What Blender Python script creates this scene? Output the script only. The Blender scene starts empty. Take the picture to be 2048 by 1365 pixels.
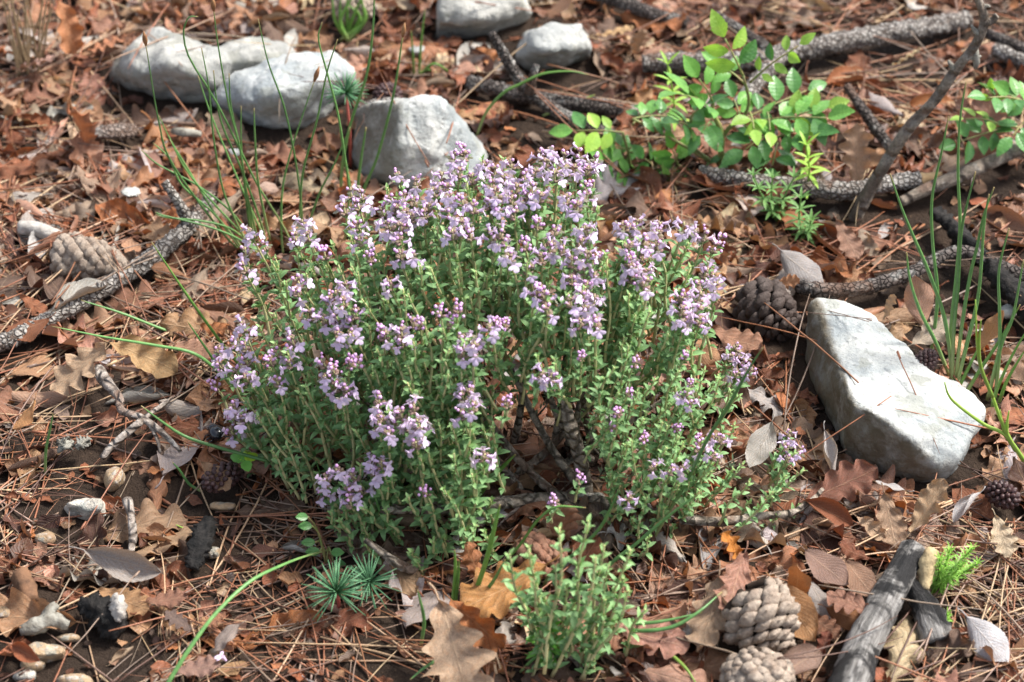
import bpy, bmesh, math, random
import numpy as np
from mathutils import Vector, Matrix, noise as mnoise
from mathutils.bvhtree import BVHTree
from mathutils.geometry import convex_hull_2d

RND = random.Random(7)
NR = np.random.default_rng(7)
scene = bpy.context.scene
COL = scene.collection
PI = math.pi

# ------------------------------------------------------------------ camera
D, TH, HF = 1.45, math.radians(40.0), math.radians(24.0)
CAM = np.array([0.0, -D*math.cos(TH), D*math.sin(TH)])
FWD = np.array([0.0, math.cos(TH), -math.sin(TH)])
UPV = np.array([0.0, math.sin(TH), math.cos(TH)])
RGT = np.array([1.0, 0.0, 0.0])
FPX = 1024/math.tan(HF/2)

def ray(px, py):
    d = FWD + RGT*((px-1024)/FPX) + UPV*((682.5-py)/FPX)
    return d/np.linalg.norm(d)
def P(px, py, z=0.0):
    d = ray(px, py); return CAM + d*((z-CAM[2])/d[2])
def PY(px, py, Y):
    d = ray(px, py); return CAM + d*((Y-CAM[1])/d[1])
def proj(p):
    q = np.asarray(p, float)-CAM
    w = q @ FWD
    return 1024+FPX*(q @ RGT)/w, 682.5-FPX*(q @ UPV)/w

cd = bpy.data.cameras.new('camera'); cam = bpy.data.objects.new('camera', cd); COL.objects.link(cam)
cam.location = CAM.tolist()
cam.rotation_euler = (PI/2-TH, 0, 0)
cd.sensor_width = 36; cd.lens = 18/math.tan(HF/2)
cd.clip_start = 0.02; cd.clip_end = 200
cd.dof.use_dof = True; cd.dof.focus_distance = 1.36; cd.dof.aperture_fstop = 9.0
scene.camera = cam

# ------------------------------------------------------------------ light
SUN_DIR = Vector((0.55, 0.22, 0.80)).normalized()
w = bpy.data.worlds.new('World'); scene.world = w; w.use_nodes = True
nt = w.node_tree; bg = nt.nodes['Background']
sky = nt.nodes.new('ShaderNodeTexSky'); sky.sky_type = 'NISHITA'; sky.sun_disc = False
sky.sun_elevation = math.asin(SUN_DIR.z); sky.sun_rotation = math.atan2(SUN_DIR.x, SUN_DIR.y)
sky.air_density = 1.0; sky.dust_density = 3.0; sky.ozone_density = 1.0
hs = nt.nodes.new('ShaderNodeHueSaturation'); hs.inputs['Saturation'].default_value = .55
nt.links.new(sky.outputs[0], hs.inputs['Color']); nt.links.new(hs.outputs[0], bg.inputs[0]); bg.inputs[1].default_value = 0.115
sd = bpy.data.lights.new('sun', 'SUN'); so = bpy.data.objects.new('sun', sd); COL.objects.link(so)
sd.energy = 2.9; sd.angle = math.radians(12); sd.color = (1.0, 0.96, 0.90)
so.rotation_euler = SUN_DIR.to_track_quat('Z', 'Y').to_euler(); so.location = (1, 0.5, 2)
scene.view_settings.view_transform = 'Standard'; scene.view_settings.look = 'None'
scene.view_settings.exposure = 1.32; scene.view_settings.gamma = 1.0
scene.cycles.max_bounces = 6; scene.cycles.diffuse_bounces = 3; scene.cycles.glossy_bounces = 2
scene.cycles.transmission_bounces = 3; scene.cycles.use_denoising = True

# ------------------------------------------------------------------ mesh helpers
class Geo:
    """vertices, quads, tris, per-vertex lp (u, v, tint) and colour, collected as arrays"""
    def __init__(s): s.V=[]; s.Q=[]; s.T=[]; s.L=[]; s.C=[]; s.QM=[]; s.TM=[]; s.n=0
    def add(s, V, Q=None, T=None, L=None, C=None, m=0):
        V = np.asarray(V, float).reshape(-1,3); k=len(V)
        if Q is not None and len(Q): Q=np.asarray(Q,int); s.Q.append(Q+s.n); s.QM.append(np.full(len(Q),m))
        if T is not None and len(T): T=np.asarray(T,int); s.T.append(T+s.n); s.TM.append(np.full(len(T),m))
        s.V.append(V); s.L.append(np.zeros((k,3)) if L is None else np.asarray(L,float).reshape(-1,3))
        s.C.append(np.tile(np.array([.3,.2,.1]) if C is None else np.asarray(C,float),(k,1)) if C is None or np.ndim(C)==1 else np.asarray(C,float))
        s.n += k; return s
    def addgeo(s, g, M=None, off=None, C=None):
        V,Q,T,L,Cc,QM,TM = g.arr()
        if M is not None: V = V@np.asarray(M).T
        if off is not None: V = V+off
        if len(Q): s.Q.append(Q+s.n); s.QM.append(QM)
        if len(T): s.T.append(T+s.n); s.TM.append(TM)
        s.V.append(V); s.L.append(L)
        s.C.append(Cc if C is None else np.tile(np.asarray(C,float),(len(V),1)))
        s.n += len(V); return s
    def arr(s):
        if not hasattr(s,'_a') or s._n!=s.n:
            c=lambda a,w: np.concatenate(a) if a else np.zeros((0,w))
            s._a=(c(s.V,3), c(s.Q,4).astype(int), c(s.T,3).astype(int), c(s.L,3), c(s.C,3),
                  np.concatenate(s.QM).astype(int) if s.QM else np.zeros(0,int), np.concatenate(s.TM).astype(int) if s.TM else np.zeros(0,int)); s._n=s.n
        return s._a
    def mesh(s, name, mats, base=None):
        V,Q,T,L,C,QM,TM = s.arr()
        if base is not None: V = V-np.asarray(base)
        me = bpy.data.meshes.new(name); nq,ntr=len(Q),len(T)
        me.vertices.add(len(V)); me.vertices.foreach_set('co', V.astype(np.float32).ravel())
        me.loops.add(4*nq+3*ntr); me.polygons.add(nq+ntr)
        me.loops.foreach_set('vertex_index', np.concatenate([Q.ravel(),T.ravel()]).astype(np.int32))
        me.polygons.foreach_set('loop_start', np.concatenate([np.arange(nq)*4, 4*nq+np.arange(ntr)*3]).astype(np.int32))
        mats = mats if isinstance(mats,(list,tuple)) else [mats]
        for m in mats: me.materials.append(m)
        me.polygons.foreach_set('material_index', np.concatenate([QM,TM]).astype(np.int32))
        me.polygons.foreach_set('use_smooth', np.ones(nq+ntr,bool))
        a=me.attributes.new('lp','FLOAT_VECTOR','POINT'); a.data.foreach_set('vector', L.astype(np.float32).ravel())
        a=me.attributes.new('tone','FLOAT_COLOR','POINT'); a.data.foreach_set('color', np.concatenate([C,np.ones((len(C),1))],1).astype(np.float32).ravel())
        me.update(calc_edges=True); me.validate()
        return me

def link(name, me, parent=None, loc=None):
    o = bpy.data.objects.new(name, me); COL.objects.link(o)
    if parent is not None: o.parent = parent
    if loc is not None: o.location = [float(x) for x in loc]
    return o
def tag(o, label=None, cat=None, group=None, kind=None):
    if label: o['label']=label
    if cat: o['category']=cat
    if group: o['group']=group
    if kind: o['kind']=kind
    return o

def catmull(pts, n):
    pts=np.asarray(pts,float)
    if len(pts)==2: t=np.linspace(0,1,n)[:,None]; return pts[0]*(1-t)+pts[1]*t
    p=np.vstack([2*pts[0]-pts[1],pts,2*pts[-1]-pts[-2]]); seg=len(pts)-1; out=[]
    for t in np.linspace(0,seg,n):
        i=min(int(t),seg-1); f=t-i; a,b,c,d=p[i:i+4]
        out.append(.5*((2*b)+(-a+c)*f+(2*a-5*b+4*c-d)*f*f+(-a+3*b-3*c+d)*f**3))
    return np.array(out)

def tube(pts, rad, sides=8, flat=1.0, disp=None, ref=None, cap=True, m=0, C=None, g=None):
    """tapered tube along pts; rad scalar or list; flat squashes the cross-section"""
    pts=np.asarray(pts,float); n=len(pts)
    rad=np.full(n,rad,float) if np.isscalar(rad) else np.interp(np.linspace(0,1,n),np.linspace(0,1,len(rad)),rad)
    tan=np.gradient(pts,axis=0); tan/=np.linalg.norm(tan,axis=1)[:,None]+1e-12
    a=np.array(ref,float) if ref is not None else (np.array([0,0,1.]) if abs(tan[0][2])<.9 else np.array([1.,0,0]))
    V=[];L=[]
    nrm=a-tan[0]*(a@tan[0]); nrm/=np.linalg.norm(nrm)+1e-12
    ln=0
    for i in range(n):
        nrm=nrm-tan[i]*(nrm@tan[i]); nrm/=np.linalg.norm(nrm)+1e-12
        bi=np.cross(tan[i],nrm)
        if i: ln+=np.linalg.norm(pts[i]-pts[i-1])
        for k in range(sides):
            th=2*PI*k/sides; r=rad[i]
            if disp: r=r*disp(ln,th,r)
            V.append(pts[i]+nrm*math.cos(th)*r*flat+bi*math.sin(th)*r); L.append((i/(n-1),k/sides,ln))
    Q=[]
    for i in range(n-1):
        for k in range(sides):
            k2=(k+1)%sides; Q.append((i*sides+k,i*sides+k2,(i+1)*sides+k2,(i+1)*sides+k))
    T=[]
    if cap:
        for i,flip in ((0,True),(n-1,False)):
            c=len(V); V.append(pts[i]); L.append((i/(n-1),0,0))
            for k in range(sides):
                a_,b_=i*sides+k,i*sides+(k+1)%sides; T.append((c,b_,a_) if flip else (c,a_,b_))
    g = g or Geo(); g.add(V,Q,T,L,C=C,m=m); return g

def fbm(p, oct=4):
    s=0;a=.5;q=Vector(p)
    for _ in range(oct): s+=a*mnoise.noise(q); q=q*2.03; a*=.5
    return s

# ------------------------------------------------------------------ materials
class NT:
    def __init__(s,name):
        s.m=bpy.data.materials.new(name); s.m.use_nodes=True; s.t=s.m.node_tree; s.t.nodes.clear()
        s.out=s.n('ShaderNodeOutputMaterial')
    def n(s,ty,**kw):
        x=s.t.nodes.new(ty)
        for k,v in kw.items(): setattr(x,k,v)
        return x
    def put(s,inp,v):
        if hasattr(v,'is_output') or isinstance(v,bpy.types.NodeSocket): s.t.links.new(v,inp)
        else: inp.default_value=v
    def math(s,op,a,b=0.0,c=0.0,clamp=False):
        x=s.n('ShaderNodeMath',operation=op,use_clamp=clamp); s.put(x.inputs[0],a); s.put(x.inputs[1],b); s.put(x.inputs[2],c); return x.outputs[0]
    def step(s,v,lo,hi,a=0.0,b=1.0):
        x=s.n('ShaderNodeMapRange',interpolation_type='SMOOTHSTEP'); s.put(x.inputs[0],v); x.inputs[1].default_value=lo; x.inputs[2].default_value=hi; x.inputs[3].default_value=a; x.inputs[4].default_value=b; return x.outputs[0]
    def mix(s,f,a,b,mode='MIX'):
        x=s.n('ShaderNodeMix',data_type='RGBA',blend_type=mode); s.put(x.inputs[0],f)
        for i,v in ((6,a),(7,b)): s.put(x.inputs[i], v if isinstance(v,bpy.types.NodeSocket) else (*v[:3],1.0))
        return x.outputs[2]
    def noise(s,co,scale,detail=4,rough=.55,dist=0.0):
        x=s.n('ShaderNodeTexNoise'); s.put(x.inputs['Vector'],co); x.inputs['Scale'].default_value=scale; x.inputs['Detail'].default_value=detail; x.inputs['Roughness'].default_value=rough; x.inputs['Distortion'].default_value=dist; return x.outputs['Fac']
    def vor(s,co,scale,feat='DISTANCE_TO_EDGE'):
        x=s.n('ShaderNodeTexVoronoi',feature=feat); s.put(x.inputs['Vector'],co); x.inputs['Scale'].default_value=scale; return x.outputs['Distance']
    def coords(s,jit=True):
        tc=s.n('ShaderNodeTexCoord').outputs['Object']
        if not jit: return tc
        oi=s.n('ShaderNodeObjectInfo'); x=s.n('ShaderNodeVectorMath',operation='ADD'); s.t.links.new(tc,x.inputs[0])
        k=s.math('MULTIPLY',oi.outputs['Random'],7.0); s.t.links.new(k,x.inputs[1]); return x.outputs[0]
    def vscale(s,v,sc):
        x=s.n('ShaderNodeVectorMath',operation='MULTIPLY'); s.put(x.inputs[0],v); x.inputs[1].default_value=sc; return x.outputs[0]
    def attr(s,name): return s.n('ShaderNodeAttribute',attribute_name=name)
    def bsdf(s,col,rough=.6,spec=.4,bump=None,dist=.001,bstr=1.0,trans=0.0,tcol=None):
        p=s.n('ShaderNodeBsdfPrincipled'); s.put(p.inputs['Base Color'], col if isinstance(col,bpy.types.NodeSocket) else (*col,1)); s.put(p.inputs['Roughness'],rough); s.put(p.inputs['Specular IOR Level'],spec)
        if bump is not None:
            b=s.n('ShaderNodeBump'); b.inputs['Strength'].default_value=bstr; b.inputs['Distance'].default_value=dist; s.t.links.new(bump,b.inputs['Height']); s.t.links.new(b.outputs[0],p.inputs['Normal'])
        o=p.outputs[0]
        if trans>0:
            tr=s.n('ShaderNodeBsdfTranslucent'); tc=tcol if tcol is not None else col; s.put(tr.inputs[0], tc if isinstance(tc,bpy.types.NodeSocket) else (*tc,1))
            mx=s.n('ShaderNodeMixShader'); mx.inputs[0].default_value=trans; s.t.links.new(o,mx.inputs[1]); s.t.links.new(tr.outputs[0],mx.inputs[2]); o=mx.outputs[0]
        s.t.links.new(o,s.out.inputs[0]); return s.m
    def tone(s,src):
        if src=='object': return s.n('ShaderNodeObjectInfo').outputs['Color']
        return s.attr('tone').outputs['Color']
    def mul(s,col,f): 
        x=s.n('ShaderNodeVectorMath',operation='SCALE'); s.put(x.inputs[0],col); s.put(x.inputs['Scale'],f); return x.outputs[0]

def dead_leaf_mat(name, src, nveins=7.0, slope=.34, pleat=.35):
    k=NT(name); base=k.tone(src); co=k.coords(); lp=k.n('ShaderNodeSeparateXYZ'); k.t.links.new(k.attr('lp').outputs['Vector'],lp.inputs[0])
    u,v=lp.outputs[0],lp.outputs[1]; a=k.math('ABSOLUTE',v)
    mott=k.noise(co,110,6,.65); m2=k.noise(co,32,3,.5); spots=k.noise(co,420,3,.6)
    c=k.mul(base,k.step(mott,.25,.75,.50,1.38))
    c=k.mix(k.step(m2,.45,.75,0,.45),c,k.mix(1.0,c,(1.05,.78,.58),'MULTIPLY'))
    c=k.mix(k.step(spots,.56,.70,0,.6),c,k.mul(c,.35)); blot=k.noise(co,58,4,.6,.6); c=k.mix(k.step(blot,.55,.66,0,.5),c,k.mix(.5,c,(.10,.06,.045)))
    mid=k.step(a,.0,.055,1,0)
    fr=k.math('FRACT',k.math('SUBTRACT',k.math('MULTIPLY',u,nveins),k.math('ADD',k.math('MULTIPLY',a,slope*nveins),k.math('MULTIPLY',mott,.9))))
    tri=k.math('ABSOLUTE',k.math('SUBTRACT',fr,.5)); side=k.step(tri,.43,.5,0,.8)
    vein=k.math('MAXIMUM',mid,side)
    c=k.mix(k.math('MULTIPLY',vein,.55),c,k.mix(.5,k.mul(base,1.35),(.42,.30,.18)))
    geo=k.n('ShaderNodeNewGeometry')
    back=k.mix(.22,k.mul(c,.95),(.34,.25,.18))
    c=k.mix(geo.outputs['Backfacing'],c,back)
    h=k.math('ADD',k.math('ADD',k.math('MULTIPLY',vein,.30),k.math('MULTIPLY',mott,.8)),k.math('MULTIPLY',tri,pleat))
    rough=k.step(m2,.3,.7,.42,.68)
    return k.bsdf(c,rough,.36,h,.0011,.75,trans=.16,tcol=k.mix(1.0,c,(1.3,.9,.55),'MULTIPLY'))
M_oak=dead_leaf_mat('oak_leaf_blade','object'); M_horn=dead_leaf_mat('pleated_leaf_blade','object',10,.42,.30)
M_oak_s=dead_leaf_mat('oak_leaf_litter','tone'); M_horn_s=dead_leaf_mat('pleated_leaf_litter','tone',10,.42,.30)

def needle_mat(name,src):
    k=NT(name); base=k.tone(src); co=k.coords(); n=k.noise(co,140,4,.6)
    c=k.mul(base,k.step(n,.25,.75,.6,1.3)); return k.bsdf(c,.42,.45,n,.0004,.5)
M_needle=needle_mat('dry_needle','object'); M_needle_s=needle_mat('dry_needle_litter','tone')

def soil_mat():
    k=NT('soil'); co=k.coords(False); a=k.noise(co,60,8,.7); b=k.noise(co,9,4,.6); d=k.noise(co,350,4,.7)
    c=k.mix(a,(.014,.010,.008),(.062,.042,.030)); c=k.mix(k.step(b,.45,.65,0,.6),c,(.070,.046,.032)); c=k.mix(k.step(d,.62,.72,0,.7),c,(.17,.11,.07))
    return k.bsdf(c,.95,.15,k.math('ADD',a,k.math('MULTIPLY',d,.6)),.006,1.0)
M_soil=soil_mat()

def rock_mat(name, c1=(.50,.50,.47), c2=(.27,.295,.30), stain=(.085,.066,.042), sc=1.0):
    k=NT(name); co=k.coords(); big=k.noise(co,22*sc,5,.6,.4); mid=k.noise(co,75*sc,6,.68); fine=k.noise(co,420,5,.7); pit=k.vor(co,130*sc,'F1'); lich=k.noise(co,48*sc,4,.55)
    c=k.mix(k.step(big,.36,.62),c1,c2); c=k.mix(k.step(mid,.5,.72,0,.75),c,(.58,.58,.56)); c=k.mix(k.step(lich,.54,.62,0,.7),c,(.24,.25,.22))
    c=k.mix(k.step(fine,.54,.68,0,.7),c,(.20,.20,.18))
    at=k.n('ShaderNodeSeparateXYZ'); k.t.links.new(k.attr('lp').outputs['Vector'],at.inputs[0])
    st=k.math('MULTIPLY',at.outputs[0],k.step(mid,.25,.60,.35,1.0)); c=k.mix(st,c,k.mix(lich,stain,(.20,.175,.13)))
    h=k.math('ADD',k.math('ADD',k.math('MULTIPLY',mid,1.0),k.math('MULTIPLY',fine,.35)),k.math('MULTIPLY',k.step(pit,0,.35),.25))
    return k.bsdf(c,.85,.25,h,.0035,.9)
M_rock=rock_mat('limestone'); M_rock2=rock_mat('dusty_limestone',(.47,.465,.43),(.29,.30,.29))
M_stone_tan=rock_mat('tan_stone',(.42,.30,.18),(.30,.20,.12),(.12,.08,.05),2.5); M_stone_pale=rock_mat('pale_stone',(.58,.54,.47),(.42,.38,.32),(.2,.15,.1),2.5)

def bark_mat(name,plate,crev,scale=170,stretch=(1,1,1),lich=.3,jit=True):
    k=NT(name); lp=k.attr('lp').outputs['Vector']; co=k.coords(jit); w_=k.vor(co,scale); n=k.noise(co,90,5,.65); f=k.noise(co,600,4,.6)
    c=k.mix(k.step(w_,.0,.15),crev,plate); pn=k.vor(co,scale,'F1'); c=k.mul(c,k.step(n,.3,.7,.72,1.22)); c=k.mix(k.step(n,.5,.68,0,lich),c,(.50,.51,.48)); pt=k.noise(co,26,3,.5,.4); c=k.mix(k.step(pt,.57,.62,0,.6),c,k.mix(n,(.20,.115,.075),(.10,.06,.045))); c=k.mul(c,k.step(f,.2,.8,.55,1.4))
    h=k.math('ADD',k.step(w_,0,.2),k.math('MULTIPLY',f,.5)); return k.bsdf(c,.88,.2,h,.0022,1.0)
M_bark=bark_mat('pine_bark',(.31,.285,.26),(.115,.09,.075),290); M_bark_dark=bark_mat('dark_bark',(.12,.10,.09),(.04,.032,.028),290,lich=.4)
M_bark_smooth=bark_mat('smooth_grey_bark',(.20,.165,.13),(.13,.105,.085),60,lich=.22); M_twig=bark_mat('lichen_twig_bark',(.30,.255,.22),(.14,.11,.09),120,lich=.35)

def burnt_mat():
    k=NT('burnt_wood'); lp=k.n('ShaderNodeSeparateXYZ'); k.t.links.new(k.attr('lp').outputs['Vector'],lp.inputs[0]); co=k.coords()
    cmb=k.n('ShaderNodeCombineXYZ'); k.put(cmb.inputs[0],k.math('MULTIPLY',lp.outputs[2],28.0)); ang=k.math('MULTIPLY',lp.outputs[1],2*PI)
    k.put(cmb.inputs[1],k.math('MULTIPLY',k.math('COSINE',ang),2.6)); k.put(cmb.inputs[2],k.math('MULTIPLY',k.math('SINE',ang),2.6))
    g=k.noise(cmb.outputs[0],2.6,7,.7); b=k.noise(co,36,5,.65,.5); f=k.noise(co,500,3,.6)
    c=k.mix(k.step(g,.3,.7),(.11,.10,.09),(.36,.345,.325)); c=k.mix(k.step(b,.45,.56),c,(.018,.017,.017)); c=k.mix(k.step(b,.35,.30,0,.35),c,(.28,.17,.10))
    return k.bsdf(c,.75,.3,k.math('ADD',g,k.math('MULTIPLY',f,.3)),.0022,1.0)
M_burnt=burnt_mat()
def plain(name,c1,c2,scale=120,rough=.6,spec=.35,dist=.0006,trans=0,src=None,var=(.75,1.25)):
    k=NT(name); co=k.coords(); n=k.noise(co,scale,5,.6); c=k.mix(k.step(n,.3,.7),c1,c2)
    return k.bsdf(c,rough,spec,n,dist,.8,trans=trans)
M_char=plain('charcoal',(.006,.006,.006),(.028,.025,.023),150,.85,.2,.004); M_chipw=plain('pale_chip',(.46,.43,.39),(.27,.24,.21),150,.8,.2,.003)
M_breaks=plain('broken_wood',(.50,.34,.18),(.34,.22,.11),200,.8,.2,.002); M_barkflap=plain('torn_bark_inside',(.55,.43,.24),(.30,.22,.12),160,.8,.2,.002)
M_lich=plain('lichen_crust',(.31,.30,.26),(.15,.135,.11),180,.9,.15,.003); M_tubebark=plain('brown_bark',(.19,.10,.055),(.09,.05,.03),160,.8,.2,.002)
M_beetle=plain('glossy_black',(.006,.007,.010),(.010,.012,.018),60,.16,.6,.0001)
def cone_mat(name,c1,c2,c3):
    k=NT(name); lp=k.n('ShaderNodeSeparateXYZ'); k.t.links.new(k.attr('lp').outputs['Vector'],lp.inputs[0]); co=k.coords(); n=k.noise(co,160,5,.65); f=k.noise(co,600,4,.6)
    c=k.mix(k.step(n,.3,.7),c1,c2); c=k.mix(k.step(lp.outputs[0],.86,.98,0,.8),c,c3); c=k.mul(c,k.step(f,.25,.75,.7,1.25)); return k.bsdf(c,.72,.3,k.math('ADD',n,f),.0008,.8)
M_cone=cone_mat('grey_cone_scale',(.33,.27,.215),(.22,.165,.125),(.12,.085,.06)); M_cone_dark=cone_mat('dark_cone_scale',(.040,.026,.021),(.075,.056,.048),(.02,.015,.012)); M_cone_brown=cone_mat('brown_cone_scale',(.19,.085,.05),(.26,.14,.09),(.10,.05,.03))
M_core=plain('cone_core',(.02,.014,.010),(.04,.027,.02),100,.9,.1)
M_catkin=plain('dark_fruit_scale',(.030,.014,.014),(.065,.028,.026),300,.5,.4)

def green_mat(name,c1,c2,rough=.5,spec=.35,trans=.25,tip=None,veins=0,ends=0):
    k=NT(name); co=k.coords(); n=k.noise(co,220,4,.6); lp=k.n('ShaderNodeSeparateXYZ'); k.t.links.new(k.attr('lp').outputs['Vector'],lp.inputs[0])
    c=k.mix(k.step(n,.3,.7),c1,c2); rnd=k.n('ShaderNodeObjectInfo').outputs['Random']; c=k.mul(c,k.math('MULTIPLY_ADD',rnd,.42,.78)); c=k.mix(k.math('MULTIPLY',rnd,.16),c,k.mix(1.0,c,(1.35,1.08,.75),'MULTIPLY'))
    if tip is not None: c=k.mix(lp.outputs[2],c,tip)
    h=n
    if veins:
        a=k.math('ABSOLUTE',lp.outputs[1]); mid=k.step(a,0,.07,1,0); fr=k.math('FRACT',k.math('SUBTRACT',k.math('MULTIPLY',lp.outputs[0],float(veins)),k.math('MULTIPLY',a,veins*.3))); side=k.step(k.math('ABSOLUTE',k.math('SUBTRACT',fr,.5)),.40,.5,0,.6)
        ve=k.math('MAXIMUM',mid,side); c=k.mix(k.math('MULTIPLY',ve,.35),c,k.mul(c,1.7)); h=k.math('SUBTRACT',n,ve)
    if ends: c=k.mix(k.step(lp.outputs[0],.70,1.0,0,.75),c,(.36,.38,.16)); c=k.mix(k.step(lp.outputs[0],.0,.07,.85,0),c,(.30,.19,.08))
    geo=k.n('ShaderNodeNewGeometry'); c=k.mix(geo.outputs['Backfacing'],c,k.mix(.4,c,(.26,.33,.22)))
    return k.bsdf(c,rough,spec,h,.0005,.7,trans=trans,tcol=k.mix(1.0,c,(1.2,1.35,.6),'MULTIPLY'))
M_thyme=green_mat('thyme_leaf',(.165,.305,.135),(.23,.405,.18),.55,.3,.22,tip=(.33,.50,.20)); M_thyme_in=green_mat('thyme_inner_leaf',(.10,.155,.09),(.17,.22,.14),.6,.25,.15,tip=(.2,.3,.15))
M_stem=green_mat('thyme_stem',(.52,.47,.25),(.42,.42,.20),.6,.3,.0,tip=(.36,.42,.2)); M_wood=bark_mat('thyme_wood',(.30,.25,.20),(.10,.08,.06),120,lich=.2)
M_petal=green_mat('lilac_petal',(.75,.60,.88),(.82,.70,.92),.6,.2,.25,tip=(.66,.42,.76)); 
def flat_mat(name,c1,c2,**kw): return plain(name,c1,c2,300,**kw)
M_bud=flat_mat('magenta_bud',(.64,.32,.62),(.74,.46,.74),rough=.5); M_calyx=flat_mat('calyx',(.20,.17,.10),(.26,.15,.14),rough=.6)
M_rush=green_mat('rush_green',(.095,.23,.07),(.14,.30,.09),.4,.4,.1,ends=1); M_grass=green_mat('grass_green',(.13,.29,.06),(.20,.37,.09),.4,.4,.25,ends=1); M_straw=flat_mat('dry_straw',(.34,.25,.14),(.24,.17,.10)); M_grass_y=green_mat('yellow_grass_green',(.26,.42,.07),(.32,.46,.10),.45,.4,.3); M_spike=flat_mat('brown_spikelet',(.22,.10,.045),(.34,.18,.08))
M_rose_d=green_mat('rose_leaf_dark',(.065,.20,.05),(.10,.26,.065),.35,.5,.2,veins=7); M_rose_m=green_mat('rose_leaf_mid',(.125,.32,.07),(.18,.40,.09),.38,.45,.3,veins=7); M_rose_l=green_mat('rose_leaf_bright',(.28,.50,.085),(.36,.56,.11),.42,.4,.35,veins=7); M_rose_st=green_mat('rose_stem',(.17,.24,.07),(.26,.20,.09),.5,.35,0)
M_herb=green_mat('herb_leaf',(.16,.32,.10),(.22,.40,.13),.45,.35,.3); M_pine=green_mat('pine_seedling_needle',(.075,.19,.10),(.11,.26,.13),.45,.4,.15); M_juni=green_mat('prickly_green',(.20,.42,.06),(.27,.50,.09),.45,.35,.25); M_seed=green_mat('seedling_leaf',(.13,.36,.06),(.17,.42,.08),.4,.4,.3); M_seed_l=green_mat('seedling_young_leaf',(.36,.56,.05),(.42,.62,.07),.4,.4,.35)
M_redstem=flat_mat('red_stem',(.30,.06,.05),(.38,.10,.07))
# ------------------------------------------------------------------ ground
def gz(x,y): return 0.006*fbm((x*7,y*7,1.3),3)+0.0025*mnoise.noise((x*45,y*45,4.0))
GX0,GX1,GY0,GY1,CELL=-0.62,0.62,-0.50,0.74,0.004
nx=int((GX1-GX0)/CELL)+1; ny=int((GY1-GY0)/CELL)+1
xs=np.linspace(GX0,GX1,nx); ys=np.linspace(GY0,GY1,ny)
H=np.zeros((ny,nx))
for j in range(ny):
    for i in range(nx): H[j,i]=gz(xs[i],ys[j])
outer=np.array([.7,.85,1.1,1.5,2.2,3.5,6,12,25])
gx=np.concatenate([GX0-outer[::-1],xs[::2],GX1+outer]); gy=np.concatenate([GY0-outer[::-1],ys[::2],GY1+outer])
V=[];Q=[]
for j,y in enumerate(gy):
    for i,x in enumerate(gx):
        V.append((x,y,gz(x,y)-.0005))
m_=len(gx)
for j in range(len(gy)-1):
    for i in range(m_-1): Q.append((j*m_+i,j*m_+i+1,(j+1)*m_+i+1,(j+1)*m_+i))
g=Geo().add(V,Q); o=link('ground',g.mesh('ground',M_soil)); tag(o,'dark brown forest soil under the leaf litter',None,None,'structure')

SOLID=[]   # (verts, polys) of resting things, for the height field
LAND=[]    # landmarks (px, py, phrase) for telling leaves and needles apart
def solid(me,loc=(0,0,0)):
    V=np.zeros(len(me.vertices)*3,np.float32); me.vertices.foreach_get('co',V); SOLID.append((V.reshape(-1,3)+np.asarray(loc),[tuple(p.vertices) for p in me.polygons]))
def land(px,py,phrase): LAND.append((px,py,phrase))

# ------------------------------------------------------------------ rocks
def rock(name,hulls,mat,label,cat='rock',voxel=.0026,amp=.0022,seed=0,base=None,stain=None,group=None,smooth=1,sub=None,low=1.4):
    bm=bmesh.new()
    for pts in hulls:
        vs=[bm.verts.new([float(c) for c in P(*p)]) for p in pts]
        # a foot below the ground so that the stone sits in the litter
        r=bmesh.ops.convex_hull(bm,input=vs)
        bmesh.ops.delete(bm,geom=list({v for v in r['geom_interior'] if isinstance(v,bmesh.types.BMVert)}),context='VERTS')
    me=bpy.data.meshes.new(name); bm.to_mesh(me); bm.free()
    o=link(name,me); md=o.modifiers.new('r','REMESH'); md.mode='VOXEL'; md.voxel_size=voxel
    s=o.modifiers.new('s','SMOOTH'); s.factor=.5; s.iterations=smooth
    bpy.context.view_layer.update()
    me2=bpy.data.meshes.new_from_object(o.evaluated_get(bpy.context.evaluated_depsgraph_get())); o.data=me2; o.modifiers.clear(); me2.name=name
    n=len(me2.vertices); co=np.zeros(n*3); me2.vertices.foreach_get('co',co); co=co.reshape(-1,3)
    nr=np.zeros(n*3); me2.vertices.foreach_get('normal',nr); nr=nr.reshape(-1,3); off=seed*3.7
    L=np.zeros((n,3))
    for i in range(n):
        x,y,z=co[i]
        d=amp*low*fbm((x*26+off,y*26,z*26),3)+amp*1.2*fbm((x*95+off,y*95,z*95),3)+amp*.9*abs(mnoise.noise((x*55+off,y*55,z*55)))
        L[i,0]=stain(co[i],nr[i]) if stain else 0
        q=mnoise.voronoi((x*38+off,y*38,z*38))[0]; d+=amp*1.5*(q[0]-.35)+amp*.5*fbm((x*240+off,y*240,z*240),2)
        co[i]+=nr[i]*d
    b=np.array([co[:,0].mean(),co[:,1].mean(),0.0]); co-=b
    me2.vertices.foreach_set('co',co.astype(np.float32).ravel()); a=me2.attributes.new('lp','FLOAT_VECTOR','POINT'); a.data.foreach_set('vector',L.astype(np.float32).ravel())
    me2.materials.clear(); me2.materials.append(mat); me2.polygons.foreach_set('use_smooth',np.ones(len(me2.polygons),bool)); me2.update()
    o.location=b.tolist(); tag(o,label,cat,group); solid(me2,b); return o
def cl(v,a=0,b=1): return max(a,min(b,v))

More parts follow.
